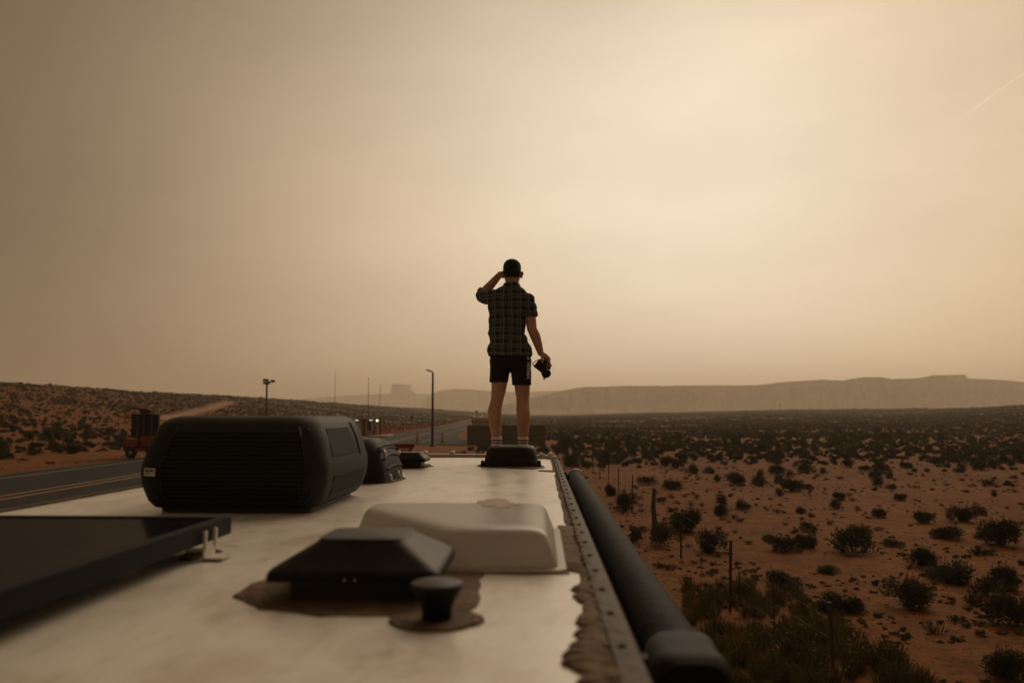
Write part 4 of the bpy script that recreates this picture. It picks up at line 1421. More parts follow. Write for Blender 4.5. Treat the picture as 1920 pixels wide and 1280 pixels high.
# entrance booth with canopy
p = stand(692, 0, 138)
sbo = 138 / FPX
bth = empty('entrance_booth', p, 'small lit entrance booth with flat canopy and sign on top, beside the road', 'booth')
zt = at(692, 787, 138).z
def bp(px, py, dy=0):
    q = at(px, py, 138)
    return Vector((q.x, 138 + dy, q.z))
def brect(name, x0, y0, x1, y1, th, dy, mat, par=None, bevel=0):
    a, b = bp(x0, y0), bp(x1, y1)
    return MB().box(((a.x + b.x) / 2, 138 + dy, (a.z + b.z) / 2), (abs(b.x - a.x), th, abs(a.z - b.z)), None).build(name, mat, par or bth, bevel=bevel)
zb_px = 778 + (CAMZ - p.z) / sbo
brect('back_wall', 676, 788.5, 698.6, zb_px, .12, 1.4, M['polem'])
brect('side_wall', 674, 788.5, 677.5, zb_px, 1.5, .6, M['stucco'])
brect('corner_post', 685.9, 788.5, 687.6, zb_px, .16, -.1, M['stucco'])
brect('corner_post', 697.2, 788.5, 698.8, zb_px, .16, -.1, M['stucco'])
brect('counter_wall', 687.5, 807.3, 699.2, zb_px, .18, -.22, M['pink'])
brect('window_pane', 687.6, 789, 692.2, 807.2, .03, -.05, M['glass'])
brect('window_pane', 692.6, 789, 697.2, 807.2, .03, -.05, M['glass'])
brect('window_bar', 692.2, 788.5, 692.6, 807.3, .06, -.06, M['polem'])
can = brect('canopy', 668, 784.3, 700.5, 788.4, 2.6, .5, M['polem'])
brect('canopy_panel', 689, 784.0, 694.2, 788.2, .06, -.86, M['pink'], can)
for x0, x1 in ((668.5, 674), (695.2, 700)):
    brect('light_tube', x0, 786.6, x1, 788.2, .10, -.88, M['tubeon'], can)
sg = brect('booth_sign', 669.8, 777.2, 684.8, 783.9, .12, -.4, M['signw'], bth, .04)
brect('sign_field', 671.2, 778.4, 683.2, 783.1, .02, -.475, M['stucco'], sg)
for k in range(5):
    brect('sign_stroke', 672.0 + k * 2.2, 779.2, 673.2 + k * 2.2, 782.3, .01, -.492, M['polem'], sg)
# pillar lamp by the booth
p = stand(708, 0, 136.5)
pl = empty('pillar_lamp', p, 'pale pillar with a bright lit globe lamp right of the booth', 'lamp')
H1 = at(708, 796, 136.5).z - p.z
MB().box(p + Vector((0, 0, H1 / 2)), (.36, .36, H1)).build('pillar', M['stucco'], pl, bevel=.03)
MB().tube([p + Vector((0, 0, H1)), p + Vector((-.05, 0, H1 + .55))], .04, 8).build('stem', M['polem'], pl, True)
MB().sphere(p + Vector((-.05, 0, H1 + .72)), .19, 14, 10).build('globe', M['lampon'], pl, True)
# dark gate column
p = stand(713.3, 0, 141)
H1 = at(713, 784, 141).z - p.z
gp = empty('gate_column', p, 'dark square column between the lit pillar lamp and the delineator row', 'column')
MB().box(p + Vector((0, 0, H1 / 2)), (.34, .34, H1)).build('shaft', M['polem'], gp)
MB().box(p + Vector((0, 0, H1 + .04)), (.46, .46, .08)).build('cap', M['polem'], gp)

# delineator row along the far edge of the road
dl = MB().lathe((0, 0, 0), [(.22, .05), (.15, .08), (.11, .14), (.10, 1.05), (.07, 1.28), (.03, 1.32)], 10).mesh('tube')
shade(dl, True); dl.materials.append(M['orange'])
db = MB().box((0, 0, .03), (.48, .48, .06)).mesh('base'); db.materials.append(M['rubber'])
DG = 'orange delineators lining the road'
nD = 44
for k in range(nD):
    u = k / (nD - 1)
    y = 1 / ((1 - u) / 140 + u / 345)
    x = float(road_x(y)) - 5.1 - (1.7 * (1 - u)) + .10 * math.sin(k * 2.7)
    o = bpy.data.objects.new('delineator', None)
    COL.objects.link(o)
    o.location = (x, y, gz(x, y) + .09)
    o.rotation_euler = (random.uniform(-.03, .03), random.uniform(-.03, .03), random.random())
    lb_ = 'orange road delineator, %s of the row counted from the booth' % ordinal(k + 1)
    tag(o, lb_, 'delineator', DG)
    link('tube', dl, o)
    link('base', db, o)
# two free-standing channelizer cones
cn = MB().lathe((0, 0, 0), [(.17, .06), (.155, .10), (.11, .9), (.08, 1.35), (.05, 1.46), (.02, 1.48)], 14).mesh('cone')
shade(cn, True); cn.materials.append(M['orange'])
cb = MB().lathe((0, 0, 0), [(.34, 0), (.34, .05), (.2, .07)], 8).mesh('base'); cb.materials.append(M['rubber'])
for px, Y, lab in ((783, 101, 'tall orange cone on the asphalt left of the street lamp'), (830, 102, 'tall orange cone on the asphalt right of the street lamp')):
    p = stand(px, 0, Y)
    o = bpy.data.objects.new('traffic_cone', None)
    COL.objects.link(o)
    o.location = p + Vector((0, 0, .075))
    tag(o, lab, 'traffic cone', 'tall orange cones on the asphalt')
    link('cone', cn, o)
    link('base', cb, o)

# yield sign
Y = 30.0
p = stand(758, 0, Y)
ysg = empty('yield_sign', p, 'red and white triangular yield sign standing just beyond the roof edge', 'sign')
zc = at(758, 831.2, Y).z
MB().box(p + Vector((0, .03, (zc - p.z) / 2 - .02)), (.05, .04, zc - p.z)).build('post', M['alu'], ysg)
def tri(w_, top, yy, name, mat_, th=.006):
    h_ = w_ * .866
    a, b, c = (-w_ / 2, 0), (w_ / 2, 0), (0, -h_)
    pts_ = roundpoly([a, c, b], w_ * .06, 4)
    MB().loft([[Vector((p.x + x, Y + yy, zc - top + z)) for x, z in pts_], [Vector((p.x + x, Y + yy - th, zc - top + z)) for x, z in pts_]]).build(name, mat_, ysg)
tri(.915, 0, 0, 'white_border', M['signw'])
tri(.86, .014, -.007, 'red_field', M['red'])
tri(.42, .165, -.014, 'white_field', M['signw'])
tv, tf = textmesh('YIELD', .085, .002)
me = bpy.data.meshes.new('lettering')
me.from_pydata([(x, Y - .0225 - p.y, zc - .222 + z - p.z) for x, z in tv], [], tf)
link('lettering', me, ysg, M['red'])

# small road signs seen from behind
def backsign(px, py, Y, sz, dia, lab):
    q = at(px, py, Y)
    p = Vector((q.x, Y, gz(q.x, Y)))
    o = empty('road_sign', p, lab, 'sign')
    MB().box((p.x, Y, (p.z + q.z) / 2), (.09, .07, q.z - p.z)).build('post', M['polem'], o)
    MB().box((q.x, Y - .06, q.z), (sz, .03, sz), Matrix.Rotation(rad(45 if dia else 0), 3, 'Y')).build('plate', M['signback'], o, bevel=.01)
backsign(772, 783, 185, .76, True, 'dark diamond road sign beyond the delineator row')
backsign(893.5, 771, 240, .62, False, 'small dark sign above the pale building roof, left one')
backsign(909.5, 775.5, 250, .46, False, 'small dark sign above the pale building roof, right one next to the leg')

# board enclosure
Y = 97.0
pa, pb = stand(876, 0, Y), stand(1022, 0, Y + .5)
enc = empty('board_enclosure', (pa + pb) / 2, 'brown upright-board enclosure standing behind the person\'s legs', 'enclosure')
zg = min(pa.z, pb.z) - .05
zT = at(940, 797.5, Y).z
nb = 52
bwid = (pb.x - pa.x) / nb
eo_ = ORG[enc.name]
bmesh_list = []
for v in range(4):
    hh = zT - zg + (v - 1.5) * .025
    me = MB().box((0, 0, hh / 2), (bwid * .93, .03 + .006 * v, hh)).mesh('board')
    me.materials.append(M['board'])
    bmesh_list.append(me)
for k in range(nb):
    x = pa.x + bwid * (k + .5)
    link('board', random.choice(bmesh_list), enc, None, (x - eo_.x, Y + .01 * (k % 2) - eo_.y, zg - eo_.z))
for xx in (pa.x + .05, pb.x - .05):
    for k in range(30):
        link('board', random.choice(bmesh_list), enc, None, (xx - eo_.x, Y + .25 + bwid * k - eo_.y, zg - eo_.z)).rotation_euler = (0, 0, rad(90))
for zz in (zg + .4, zT - .35):
    MB().box(((pa.x + pb.x) / 2, Y + .08, zz), (pb.x - pa.x - .1, .06, .12)).build('rail', M['wood'], enc)
# pale flat-roofed building behind it
Y = 112.0
q0, q1 = at(884, 786, Y), at(926, 786, Y)
gb = gz((q0.x + q1.x) / 2, Y)
ub = empty('flat_roofed_building', ((q0.x + q1.x) / 2, Y + 2, gb), 'pale flat-roofed building with parapet behind the board enclosure', 'building')
zr = at(900, 782.5, Y).z
cx = (q0.x + q1.x) / 2
wd = q1.x - q0.x
MB().box((cx, Y + 2, (gb + zr - .55) / 2 - .1), (wd - .1, 4, zr - .55 - gb + .2)).build('wall', M['stucco'], ub)
MB().box((cx, Y + 2, zr - .30), (wd + .1, 4.2, .46)).build('roof_band', M['stucco'], ub, bevel=.03)
MB().box((cx, Y - .12, zr - .56), (wd + .02, .05, .07)).build('shadow_strip', M['polem'], ub)  # dark strip imitates the shadow line under the roof band
for k, xx in enumerate((q0.x + .15, cx - .35, q1.x - .9)):
    MB().tube([(xx, Y + .1, zr - .08), (xx + .25, Y + 1.2, zr + .32)], .06, 6).build('roof_strut', M['signw'], ub)
MB().box((cx, Y, zr - .04), (wd, .1, .07)).build('coping', M['signw'], ub)

# solar message-board trailer on the far shoulder
Y = 47.0
p = stand(262, 0, Y)
tk = empty('message_board_trailer', p, 'orange trailer with dark folded message board and solar panel beside the road', 'trailer')
s_ = Y / FPX
def tp(px, py, dy=0):
    q = at(px, py, Y)
    return Vector((q.x, Y + dy, q.z))
def trect(name, x0, y0, x1, y1, th, dy, mat, bevel=0, par=None):
    a, b = tp(x0, y0), tp(x1, y1)
    return MB().box(((a.x + b.x) / 2, Y + dy, (a.z + b.z) / 2), (abs(b.x - a.x), th, abs(a.z - b.z))).build(name, mat, par or tk, bevel=bevel)
trect('chassis', 237, 841, 292, 846, 1.5, .4, M['orangep'], .03)
trect('battery_box', 234, 822, 258, 837, 1.0, .3, M['orangep'], .05)
trect('control_box', 262, 818, 284, 837, .7, .4, M['orangep'], .05)
trect('deck', 236, 836.5, 290, 840, 1.3, .35, M['rubber'])
trect('message_board', 240.5, 776, 290, 821, .22, .5, M['black'], .03)
for x0 in (252.5, 264, 279):
    trect('board_rib', x0, 779, x0 + 1.6, 819, .08, .34, M['board'])
trect('mast', 258, 768, 266, 838, .2, .75, M['orangep'])
a = tp(256, 766)
MB().box(a + Vector((0, .3, 0)), (1.9, 1.5, .05), Matrix.Rotation(rad(-9), 3, 'X') @ Matrix.Rotation(rad(9), 3, 'Y')).build('solar_panel', M['alu'], tk)
MB().tube([a + Vector((0, .35, -.03)), tp(261, 776, .6)], .05, 8).build('panel_stem', M['polem'], tk)
for px in (250, 288):
    wc = tp(px, 848)
    wh = MB().lathe(Vector((wc.x, Y - .25, p.z + .33)), [(.15, -.1), (.31, -.1), (.33, -.05), (.33, .05), (.31, .1), (.15, .1)], 20, Matrix.Rotation(rad(90), 3, 'X')).build('wheel', M['tyre'], tk, True)
    MB().lathe(Vector((wc.x, Y - .30, p.z + .33)), [(.15, 0), (.13, .06), (.03, .07)], 16, Matrix.Rotation(rad(90), 3, 'X')).build('hub', M['alu'], wh, True)
MB().tube([tp(240, 846, -.2), Vector((tp(240, 846).x, Y - .2, p.z))], .035, 8).build('jack_leg', M['alu'], tk)

# ------------------------------------------------------------------ wire fence on the right
fpx = [(1562, 1128, 1278, 0), (1371, 1012, 1146, 0), (1277.5, 962, 1046, 0), (1227, 915, 1005, 1), (1186, 890, 958, 0), (1160, 876, 931, 0), (1141, 865, 909, 0), (1125, 857, 898, 0), (1112, 851, 885, 0), (1102, 846, 873, 0), (1094, 842, 864, 0), (1086, 838, 857, 0), (1080, 836, 851, 0)]
fpos = []
for px, yt, yb, wood in fpx:
    q = hit(px, yb)
    fpos.append((q, at(px, yt, q.y).z - q.z, wood))
fen = empty('wire_fence', fpos[1][0], 'thin wire fence with steel stakes and one wooden post, right of the awning', 'fence')
for i, (q, h_, wood) in enumerate(fpos):
    if wood:
        MB().tube([q - Vector((0, 0, .08)), q + Vector((.01, 0, h_ * .3)), q + Vector((-.02, 0, h_ * .62)), q + Vector((.02, 0, h_))], [.095, .080, .070, .055], 9).build('wooden_post', M['wood'], fen, True)['label'] = 'thick weathered wooden post'
    else:
        MB().box(q + Vector((0, 0, h_ / 2 - .04)), (.046, .046, h_ + .08), Matrix.Rotation(rad(random.uniform(-2, 2)), 3, 'Y')).build('post', M['post'], fen)
for i in range(len(fpos) - 1):
    if i < 5:
        a, b = fpos[i][0], fpos[i + 1][0]
        m1 = a.lerp(b, .5)
        m1.z = gz(m1.x, m1.y)
        MB().tube([m1 + Vector((0, 0, .12)), m1 + Vector((.02, 0, 1.1))], .007, 5).build('wire_stay', M['post'], fen)
for f_ in (.28, .52, .76, .97):
    pts_ = []
    for i, (q, h_, wood) in enumerate(fpos):
        pts_.append(q + Vector((.02, 0, min(h_, 1.25) * f_)))
        if i < len(fpos) - 1:
            q2, h2, _ = fpos[i + 1]
            pts_.append((q + q2) / 2 + Vector((.02, 0, (min(h_, 1.25) + min(h2, 1.25)) / 2 * f_ - .02)))
    MB().tube(pts_, .0032, 5).build('wire', M['post'], fen)
# stakes across the road on the left
lf_ = empty('stake_fence', hit(181, 816), 'sparse row of thin stakes on the sandy slope across the road', 'fence')
prev = None
for px, yb in ((60, 838), (100, 830), (140, 823), (181, 815), (200, 812), (222, 808)):
    q = hit(px, yb)
    MB().tube([q - Vector((0, 0, .1)), q + Vector((0, 0, 1.25))], .035, 6).build('stake', M['post'], lf_)
    if prev is not None:
        for zz in (.6, 1.15):
            MB().tube([prev + Vector((0, 0, zz)), q + Vector((0, 0, zz))], .004, 4).build('wire', M['post'], lf_)
    prev = q

# ------------------------------------------------------------------ vegetation
def bush_mesh(name, seed, n, w=1.0, h=.62, leaf=.075, up=.55, lump=.5, mat=None):
    r = np.random.default_rng(seed)
    nl = int(r.integers(5, 10))
    la = r.uniform(0, 2 * np.pi, nl) + np.arange(nl) * 2.4
    lr = .30 * np.sqrt(r.uniform(0.02, 1, nl))
    lc = np.stack([lr * np.cos(la) * w, lr * np.sin(la) * w * .95, h * r.uniform(.16, .56, nl) * (1.15 - lr)], 1)
    lrad = r.uniform(.16, .27, nl)
    pk = r.choice(nl, n, p=lrad ** 2 / (lrad ** 2).sum())
    z = r.uniform(-.75, 1, n)
    ph = r.uniform(0, 2 * np.pi, n)
    s = np.sqrt(1 - z * z)
    d = np.stack([s * np.cos(ph), s * np.sin(ph), z], 1)
    k_ = (1 - .7 * r.uniform(0, 1, n) ** 2.0) * (1 + lump * .9 * r.uniform(0, 1, n) ** 5)
    pos = lc[pk] + d * (lrad[pk] * k_)[:, None] * np.array([w, w, h * 1.45])
    pos[:, 2] = np.abs(pos[:, 2])
    flare = np.clip(.86 + pos[:, 2] / (h * 1.2), .86, 1)
    pos[:, :2] *= flare[:, None]
    d = pos / np.array([w / 2, w / 2, h])
    d = d / (np.linalg.norm(d, axis=1)[:, None] + 1e-9)
    ax = d + np.array([0, 0, up]) + r.normal(size=(n, 3)) * .45
    ax /= np.linalg.norm(ax, axis=1)[:, None]
    sd_ = np.cross(ax, r.normal(size=(n, 3)))
    sd_ /= np.linalg.norm(sd_, axis=1)[:, None] + 1e-9
    L = leaf * r.uniform(.6, 1.5, n)[:, None]
    Wd = L * .17
    a, b, c, e = pos - ax * L * .5, pos + sd_ * Wd, pos + ax * L * .5, pos - sd_ * Wd
    V = np.stack([a, b, c, e], 1).reshape(-1, 3)
    V[:, 2] = np.maximum(V[:, 2], -.03)
    F = np.arange(n * 4).reshape(-1, 4)
    me = bpy.data.meshes.new(name)
    me.from_pydata(V.tolist(), [], F.tolist())
    me.materials.append(mat or M['sage'])
    return me
def stem_mesh(seed, w=1.0, h=.6, n=22):
    r = random.Random(seed)
    b_ = MB()
    for _ in range(n):
        a = r.uniform(0, 6.28)
        e = r.uniform(.2, 1.0)
        tip = Vector((math.cos(a) * w * .46 * e, math.sin(a) * w * .46 * e, h * (1.05 - .55 * e * e) * r.uniform(.8, 1.06)))
        o = Vector((r.uniform(-.05, .05), r.uniform(-.05, .05), -.05))
        mid = o.lerp(tip, .5) + Vector((r.uniform(-.05, .05), r.uniform(-.05, .05), r.uniform(-.02, .06)))
        b_.tube([o, mid, tip], [.014, .008, .003], 4)
    me = b_.mesh('stems')
    me.materials.append(M['stem'])
    return me
FOL = [bush_mesh('foliage', 100 + k, 3200, 1.0, .60 + .08 * (k % 3), .060, .45 + .15 * (k % 2), .52) for k in range(6)]
STM = [stem_mesh(200 + k) for k in range(6)]
MED = [bush_mesh('sagebrush', 300 + k, 900, 1.0, .50 + .07 * k, .090, .3 + .12 * k, .5) for k in range(5)]
LOW = [bush_mesh('scrub', 400 + k, 190, 1.0, .46 + .06 * k, .17, .4, .45) for k in range(5)]
DRYM = bush_mesh('dry_foliage', 501, 900, 1.0, .45, .10, .8, .5, M['dry'])

taken = []
def free(x, y, r):
    return all((x - a) ** 2 + (y - b) ** 2 > (r + c) ** 2 * .45 for a, b, c in taken)
SG = 'sagebrush dotted over the red sand'
def big_bush(px, py, wpx, hpx, lab, k, dry=False):
    q = hit(px, py)
    wm = wpx * q.y / FPX
    hm = hpx * q.y / FPX
    o = bpy.data.objects.new('sagebrush', None)
    COL.objects.link(o)
    o.location = q + Vector((0, wm * .3, -.01))
    o.rotation_euler = (0, 0, k * 1.3)
    tag(o, lab, 'bush', SG)
    f_ = link('foliage', DRYM if dry else FOL[k % 6], o)
    hb = .45 if dry else .60 + .08 * (k % 6 % 3)
    f_.scale = (wm, wm * random.uniform(.85, 1.1), hm / hb)
    s2_ = link('stems', STM[k % 6], o)
    s2_.scale = (wm, wm, hm / .6)
    taken.append((o.location.x, o.location.y, wm / 2))
big = [
    (1290, 999, 74, 48, 'big round sagebrush behind the stake, up-left of its twin'),
    (1340, 1037, 72, 50, 'big bristly sagebrush with a fence stake at its right edge'),
    (1174, 959, 44, 44, 'tall dark sagebrush tangled around a fence stake near the awning'),
    (1146, 929, 30, 26, 'round sagebrush just left of the tall one, near the awning'),
    (1356, 967, 32, 25, 'compact round sagebrush up and right of the two big ones'),
    (1461, 889, 35, 24, 'round sagebrush standing alone near the edge of the dense brush'),
    (1488, 921, 48, 28, 'double-headed sagebrush below the lone round one'),
    (1382, 907, 44, 27, 'spreading sagebrush in the middle of the open sand, left of two others'),
    (1430, 911, 27, 18, 'low neat sagebrush between two spreading ones'),
    (1514, 1028, 50, 34, 'sagebrush with a bare dead branch at its left side'),
    (1618, 1015, 62, 34, 'wide flat-topped sagebrush right of the dead-branch one'),
    (1651, 970, 33, 22, 'small round sagebrush above the wide flat-topped one'),
    (1737, 981, 46, 26, 'rounded sagebrush left of the largest upper-right clump'),
    (1812, 979, 62, 34, 'dark broad sagebrush in the upper right of the sand'),
    (1718, 1143, 94, 66, 'largest dark sagebrush, alone in the lower right'),
    (1803, 1096, 104, 46, 'long merged sagebrush clump right above the largest one'),
    (1735, 1063, 62, 40, 'sagebrush at the left end of the long merged clump'),
    (1893, 1108, 62, 58, 'sagebrush cut by the right edge of the picture, beside the merged clump'),
    (1893, 1025, 84, 58, 'big sagebrush at the right edge, above the merged clump'),
    (1790, 1012, 72, 28, 'low spreading sagebrush left of the one at the right edge'),
    (1462, 1110, 66, 46, 'dark sagebrush at the back of the weedy patch'),
    (1592, 1152, 92, 40, 'flat dark bush in the middle of the weedy patch'),
    (1905, 1282, 96, 64, 'dark bush in the bottom right corner'),
    (1265, 918, 54, 22, 'pair of low olive bushes below the dark double bush'),
    (1250, 874, 28, 24, 'left half of the dark double bush on the far sand'),
    (1272, 878, 30, 22, 'right half of the dark double bush on the far sand'),
    (1157, 866, 28, 15, 'low bush beyond the fence, above the awning end'),
    (1281, 861, 26, 14, 'bush just behind the dark double bush'),
    (1560, 1076, 44, 17, 'small dry mound bush between the weedy patch and the sand'),
    (1505, 962, 22, 14, 'tiny dark bush right of the open sand centre'),
    (1575, 936, 26, 16, 'small bush in the upper middle of the right sand'),
    (128, 850, 48, 25, 'round dark sagebrush on the sandy verge across the road'),
    (162, 814, 19, 15, 'small dark sagebrush by the stakes across the road'),
    (222, 833, 30, 16, 'dark sagebrush left of the orange trailer'),
    (95, 822, 62, 18, 'long low sagebrush clump above the verge across the road'),
    (60, 838, 30, 12, 'small sagebrush left of the round verge bush'),
]
for k, (px, py, wp_, hp_, lab) in enumerate(big):
    big_bush(px, py, wp_, hp_, lab, k)

def sample(rmax=900):
    out = []
    r = 9.0
    while r < rmax:
        dr = max(1.0, r * .04)
        lo, hi = (-40, 36)
        area = rad(hi - lo) * r * dr
        dmx = .70 if r < 160 else (.50 if r < 350 else .20)
        n_ = rng.poisson(area * dmx)
        a = np.radians(rng.uniform(lo, hi, n_))
        q = rng.uniform(r, r + dr, n_)
        x, y = q * np.sin(a), q * np.cos(a)
        c = cover(x, y)
        rx = road_x(y)
        ok = rng.uniform(0, 1, n_) < c
        ok &= (x < rx - 8.5) | (x > rx + 6.2)
        ok &= ~((x > rx) & (x < -3) & (y < 60)) & ~((x > rx) & (x < 1.8) & (y < 13))
        ok &= ~((x > rx) & (x < -3) & (y < 235) & (y > 60) & (x < -9 + np.minimum(0, -(y - 98) * .07) + 1.5))
        ok &= ~((np.abs(x + 5) < 8) & (np.abs(y - 104) < 10))
        ok &= ~((x < rx) & (x > rx - 12.5) & (y < 60))
        ok &= ~((np.hypot(x + 28, y - 139) < 6))
        ok &= track_dist(x, y) > 3.4
        sz = np.exp(rng.normal(math.log(.62), .42, n_)) * np.where(q > 350, 1.55, 1.0)
        sz = np.where(x < 0, sz * .8, sz)
        sz = np.clip(sz, .22, 2.4)
        out.append(np.stack([x, y, sz], 1)[ok])
        r += dr
    return np.concatenate(out)
pts_ = sample()
Rr_ = np.hypot(pts_[:, 0], pts_[:, 1])
keep = np.array([not (r_ < 70 and not free(x, y, s / 2)) for (x, y, s), r_ in zip(pts_, Rr_)])
pts_, Rr_ = pts_[keep], Rr_[keep]
order = np.argsort(-(pts_[:, 2] / Rr_))
NI = 300 - len(big)
def in_frame(x, y):
    return y > 4 and -.70 < x / y < .63
chosen = [i for i in order if in_frame(pts_[i, 0], pts_[i, 1])][:NI]
cset = set(int(i) for i in chosen)
zs = T(pts_[:, 0], pts_[:, 1])
zones = {}
for k, i in enumerate(chosen):
    x, y, s = pts_[i]
    o = link('sagebrush', MED[k % 5], None, None, (x, y, zs[i] - .02))
    f_ = rng.uniform(.75, 1.15)
    o.scale = (s, s * rng.uniform(.8, 1.2), s * f_)
    o.rotation_euler = (0, 0, rng.uniform(0, 6.28))
    left = x < 0
    r_ = math.hypot(x, y)
    band = next(b for b, lim in (('nearest', 30), ('second', 45), ('third', 65), ('fourth', 90), ('farthest', 1e9)) if r_ < lim)
    pxl = 1012 + FPX * x / y
    colm = ('left', 'middle', 'right')[min(2, max(0, int(pxl / 260 if left else (pxl - 1060) / 290)))]
    zones.setdefault((left, band, colm), []).append((pxl, s, o))
for (left, band, colm), lst in zones.items():
    lst.sort(key=lambda q: q[0])
    for n_, (pxl, s, o) in enumerate(lst):
        size = 'small' if s < .62 else ('middling' if s < .95 else 'large')
        tag(o, '%s sagebrush, %s from left, %s part of the %s band %s' % (size, ordinal(n_ + 1), colm, band, 'across the road' if left else 'of right-hand sand'), 'bush', 'sagebrush on the slope across the road' if left else 'sagebrush scattered on the right-hand sand')

def scatter(name, P3, scale, sources, kind='stuff'):
    """one object: points with instances of the sources (geometry nodes)"""
    me = bpy.data.meshes.new(name)
    me.from_pydata([tuple(p) for p in P3], [], [])
    for nm, arr, tp_ in (('sc', scale, 'FLOAT'), ('rz', rng.uniform(0, 6.28, len(P3)), 'FLOAT')):
        a_ = me.attributes.new(nm, tp_, 'POINT')
        a_.data.foreach_set('value', np.asarray(arr, np.float32))
    a_ = me.attributes.new('pick', 'INT', 'POINT')
    a_.data.foreach_set('value', rng.integers(0, len(sources), len(P3)).astype(np.int32))
    o = link(name, me)
    ng = bpy.data.node_groups.new(name, 'GeometryNodeTree')
    ng.interface.new_socket('Geometry', in_out='INPUT', socket_type='NodeSocketGeometry')
    ng.interface.new_socket('Geometry', in_out='OUTPUT', socket_type='NodeSocketGeometry')
    N = ng.nodes.new
    gi, go = N('NodeGroupInput'), N('NodeGroupOutput')
    g2i = N('GeometryNodeGeometryToInstance')
    for s_ in reversed(sources):
        ob = bpy.data.objects.new(name + '_source', s_)
        oi = N('GeometryNodeObjectInfo')
        oi.inputs['Object'].default_value = ob
        ng.links.new(oi.outputs['Geometry'], g2i.inputs[0])
    mtp = N('GeometryNodeMeshToPoints')
    ng.links.new(gi.outputs[0], mtp.inputs[0])
    iop = N('GeometryNodeInstanceOnPoints')
    ng.links.new(mtp.outputs[0], iop.inputs['Points'])
    ng.links.new(g2i.outputs[0], iop.inputs['Instance'])
    iop.inputs['Pick Instance'].default_value = True
    def named(nm, tp_):
        x = N('GeometryNodeInputNamedAttribute')
        x.data_type = tp_
        x.inputs['Name'].default_value = nm
        return [q for q in x.outputs if q.enabled and q.name == 'Attribute'][0]
    ng.links.new(named('pick', 'INT'), iop.inputs['Instance Index'])
    ng.links.new(named('sc', 'FLOAT'), iop.inputs['Scale'])
    cb_ = N('ShaderNodeCombineXYZ')
    ng.links.new(named('rz', 'FLOAT'), cb_.inputs['Z'])
    e2r = N('FunctionNodeEulerToRotation')
    ng.links.new(cb_.outputs[0], e2r.inputs[0])
    ng.links.new(e2r.outputs[0], iop.inputs['Rotation'])
    ng.links.new(iop.outputs[0], go.inputs[0])
    md = o.modifiers.new('scatter', 'NODES')
    md.node_group = ng
    o['kind'] = kind
    return o
rest = np.array([i for i in range(len(pts_)) if i not in cset])
Pr = np.stack([pts_[rest, 0], pts_[rest, 1], zs[rest] - .03], 1)
near_ = Rr_[rest] < 130
o = scatter('near_scrub', Pr[near_], pts_[rest, 2][near_], MED)
tag(o, 'grey-green sagebrush scrub thickening across the middle of the plain', 'scrub')
o = scatter('far_scrub', Pr[~near_], pts_[rest, 2][~near_], LOW)
tag(o, 'dark sagebrush scrub covering the far plain and hillside', 'scrub')

# weeds and grass below the fence, dry litter over the sand
def blade_mesh(name, seed, n, h, spread, mat):
    r = np.random.default_rng(seed)
    V, F = [], []
    for k in range(n):
        a, e = r.uniform(0, 6.28), r.uniform(0, 1)
        b = np.array([math.cos(a), math.sin(a), 0]) * spread * .5 * r.uniform(0, 1)
        ln = h * r.uniform(.5, 1.2)
        tip = b + np.array([math.cos(a), math.sin(a), 0]) * spread * .6 * e + np.array([0, 0, ln])
        sd_ = np.array([-math.sin(a + r.normal()), math.cos(a + r.normal()), 0]) * .008
        mid = (b + tip) / 2 + np.array([0, 0, ln * .1])
        i = len(V)
        V += [b - sd_, b + sd_, mid + sd_ * .8, tip, mid - sd_ * .8]
        F.append((i, i + 1, i + 2, i + 3, i + 4))
        for q in range(3):
            c = b + (tip - b) * r.uniform(.3, 1)
            dv = r.normal(size=3) * .03 + np.array([0, 0, .015])
            sv = np.cross(dv, r.normal(size=3)); sv = sv / (np.linalg.norm(sv) + 1e-9) * .008
            i = len(V)
            V += [c - sv, c + dv, c + sv, c + dv * .4 + sv * .4]
            F.append((i, i + 1, i + 2))
    me = bpy.data.meshes.new(name)
    me.from_pydata([tuple(v) for v in V], [], F)
    me.materials.append(mat)
    return me
W1 = [blade_mesh('weed', 600 + k, 70, .42, .34, M['weed']) for k in range(3)]
W2 = [blade_mesh('straw', 620 + k, 40, .20, .30, M['dry']) for k in range(2)]
L1 = [bush_mesh('litter', 640 + k, 60, 1.0, .35, .24, .3, .5, M['dry'] if k < 1 else M['sage']) for k in range(3)]
wp = []
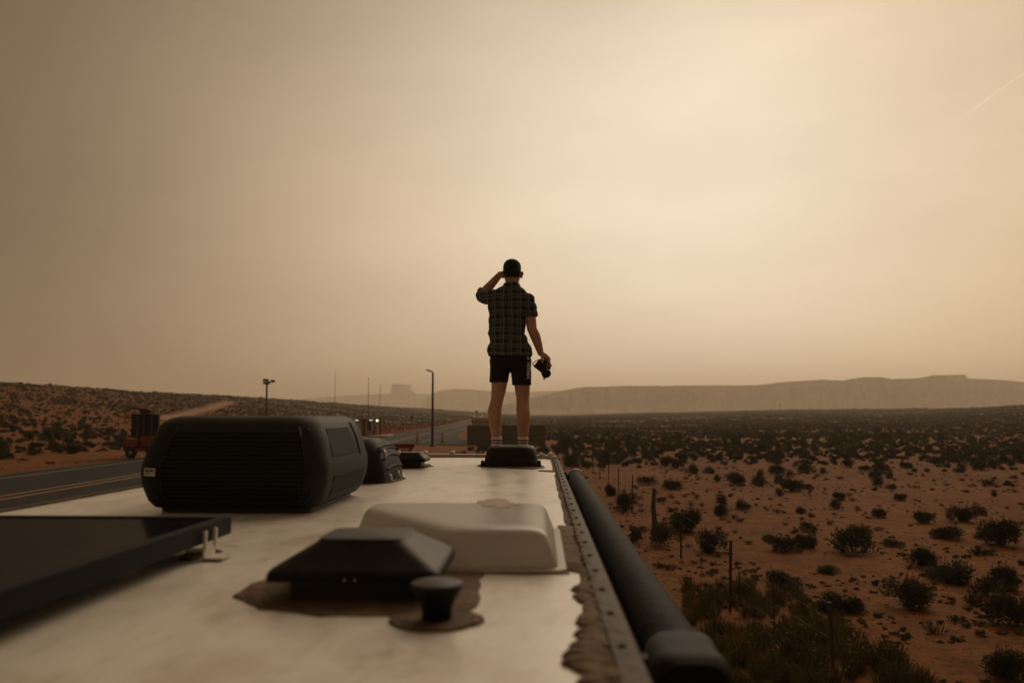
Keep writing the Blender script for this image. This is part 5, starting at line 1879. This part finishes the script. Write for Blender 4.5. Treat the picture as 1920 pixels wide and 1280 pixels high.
while len(wp) < 470:
    px, py = random.uniform(1275, 1790), random.uniform(1080, 1300)
    u_ = (px - 1280) / 380; v_ = (py - 1085) / 200
    if fbm(px / 60, py / 26, 77, 3) < .50 + .22 * max(0, u_ - .75) + .2 * max(0, .12 - v_): continue
    if py < 1100 + max(0, (px - 1500)) * .22 or (px > 1450 + (py - 1085) * 1.75): continue
    wp.append(hit(px, py))
for _ in range(60):
    q = hit(random.uniform(1235, 1320), random.uniform(920, 1000))
    if random.random() < .3: wp.append(q)
wp = np.array([tuple(p) for p in wp])
tag(scatter('weeds', wp, np.exp(rng.normal(math.log(.40), .35, len(wp))), W1), 'olive weeds growing along the wire fence', 'weeds')
sp_ = []
for _ in range(520):
    x, y = random.uniform(1.6, 26), random.uniform(8, 55)
    if fbm(x / 4, y / 4, 55, 3) > .5: sp_.append((x, y, Tz(x, y) - .01))
tag(scatter('dry_grass', np.array(sp_), rng.uniform(.3, .9, len(sp_)), W2), 'dry straw tufts on the red sand', 'grass')
lt = []
for _ in range(9000):
    r_, a = 9 * (75 / 9) ** random.random(), rad(random.uniform(-38, 34))
    x, y = r_ * math.sin(a), r_ * math.cos(a)
    if (x > 1.0 or (x > -3 and y > 13) or x < float(road_x(y)) - 7.5) and fbm(x / 3, y / 3, 91, 3) > .42:
        lt.append((x, y, Tz(x, y) - .01))
tag(scatter('ground_litter', np.array(lt), np.exp(rng.normal(math.log(.12), .5, len(lt))), L1), 'dead twigs and small tufts littering the sand', 'litter')

# ------------------------------------------------------------------ haze
hz = MB().box((0, 0, 100), (17000, 17000, 280)).build('haze', None)
hm_ = bpy.data.materials.new('airborne_dust')
hm_.use_nodes = True
t = hm_.node_tree
t.nodes.clear()
vol, ou = t.nodes.new('ShaderNodeVolumePrincipled'), t.nodes.new('ShaderNodeOutputMaterial')
vol.inputs['Color'].default_value = (.97, .85, .69, 1)
vol.inputs['Density'].default_value = .00032
vol.inputs['Anisotropy'].default_value = .45
t.links.new(vol.outputs[0], ou.inputs['Volume'])
hz.data.materials.clear()
hz.data.materials.append(hm_)
tag(hz, 'pale brown airborne dust filling the whole valley', kind='stuff')
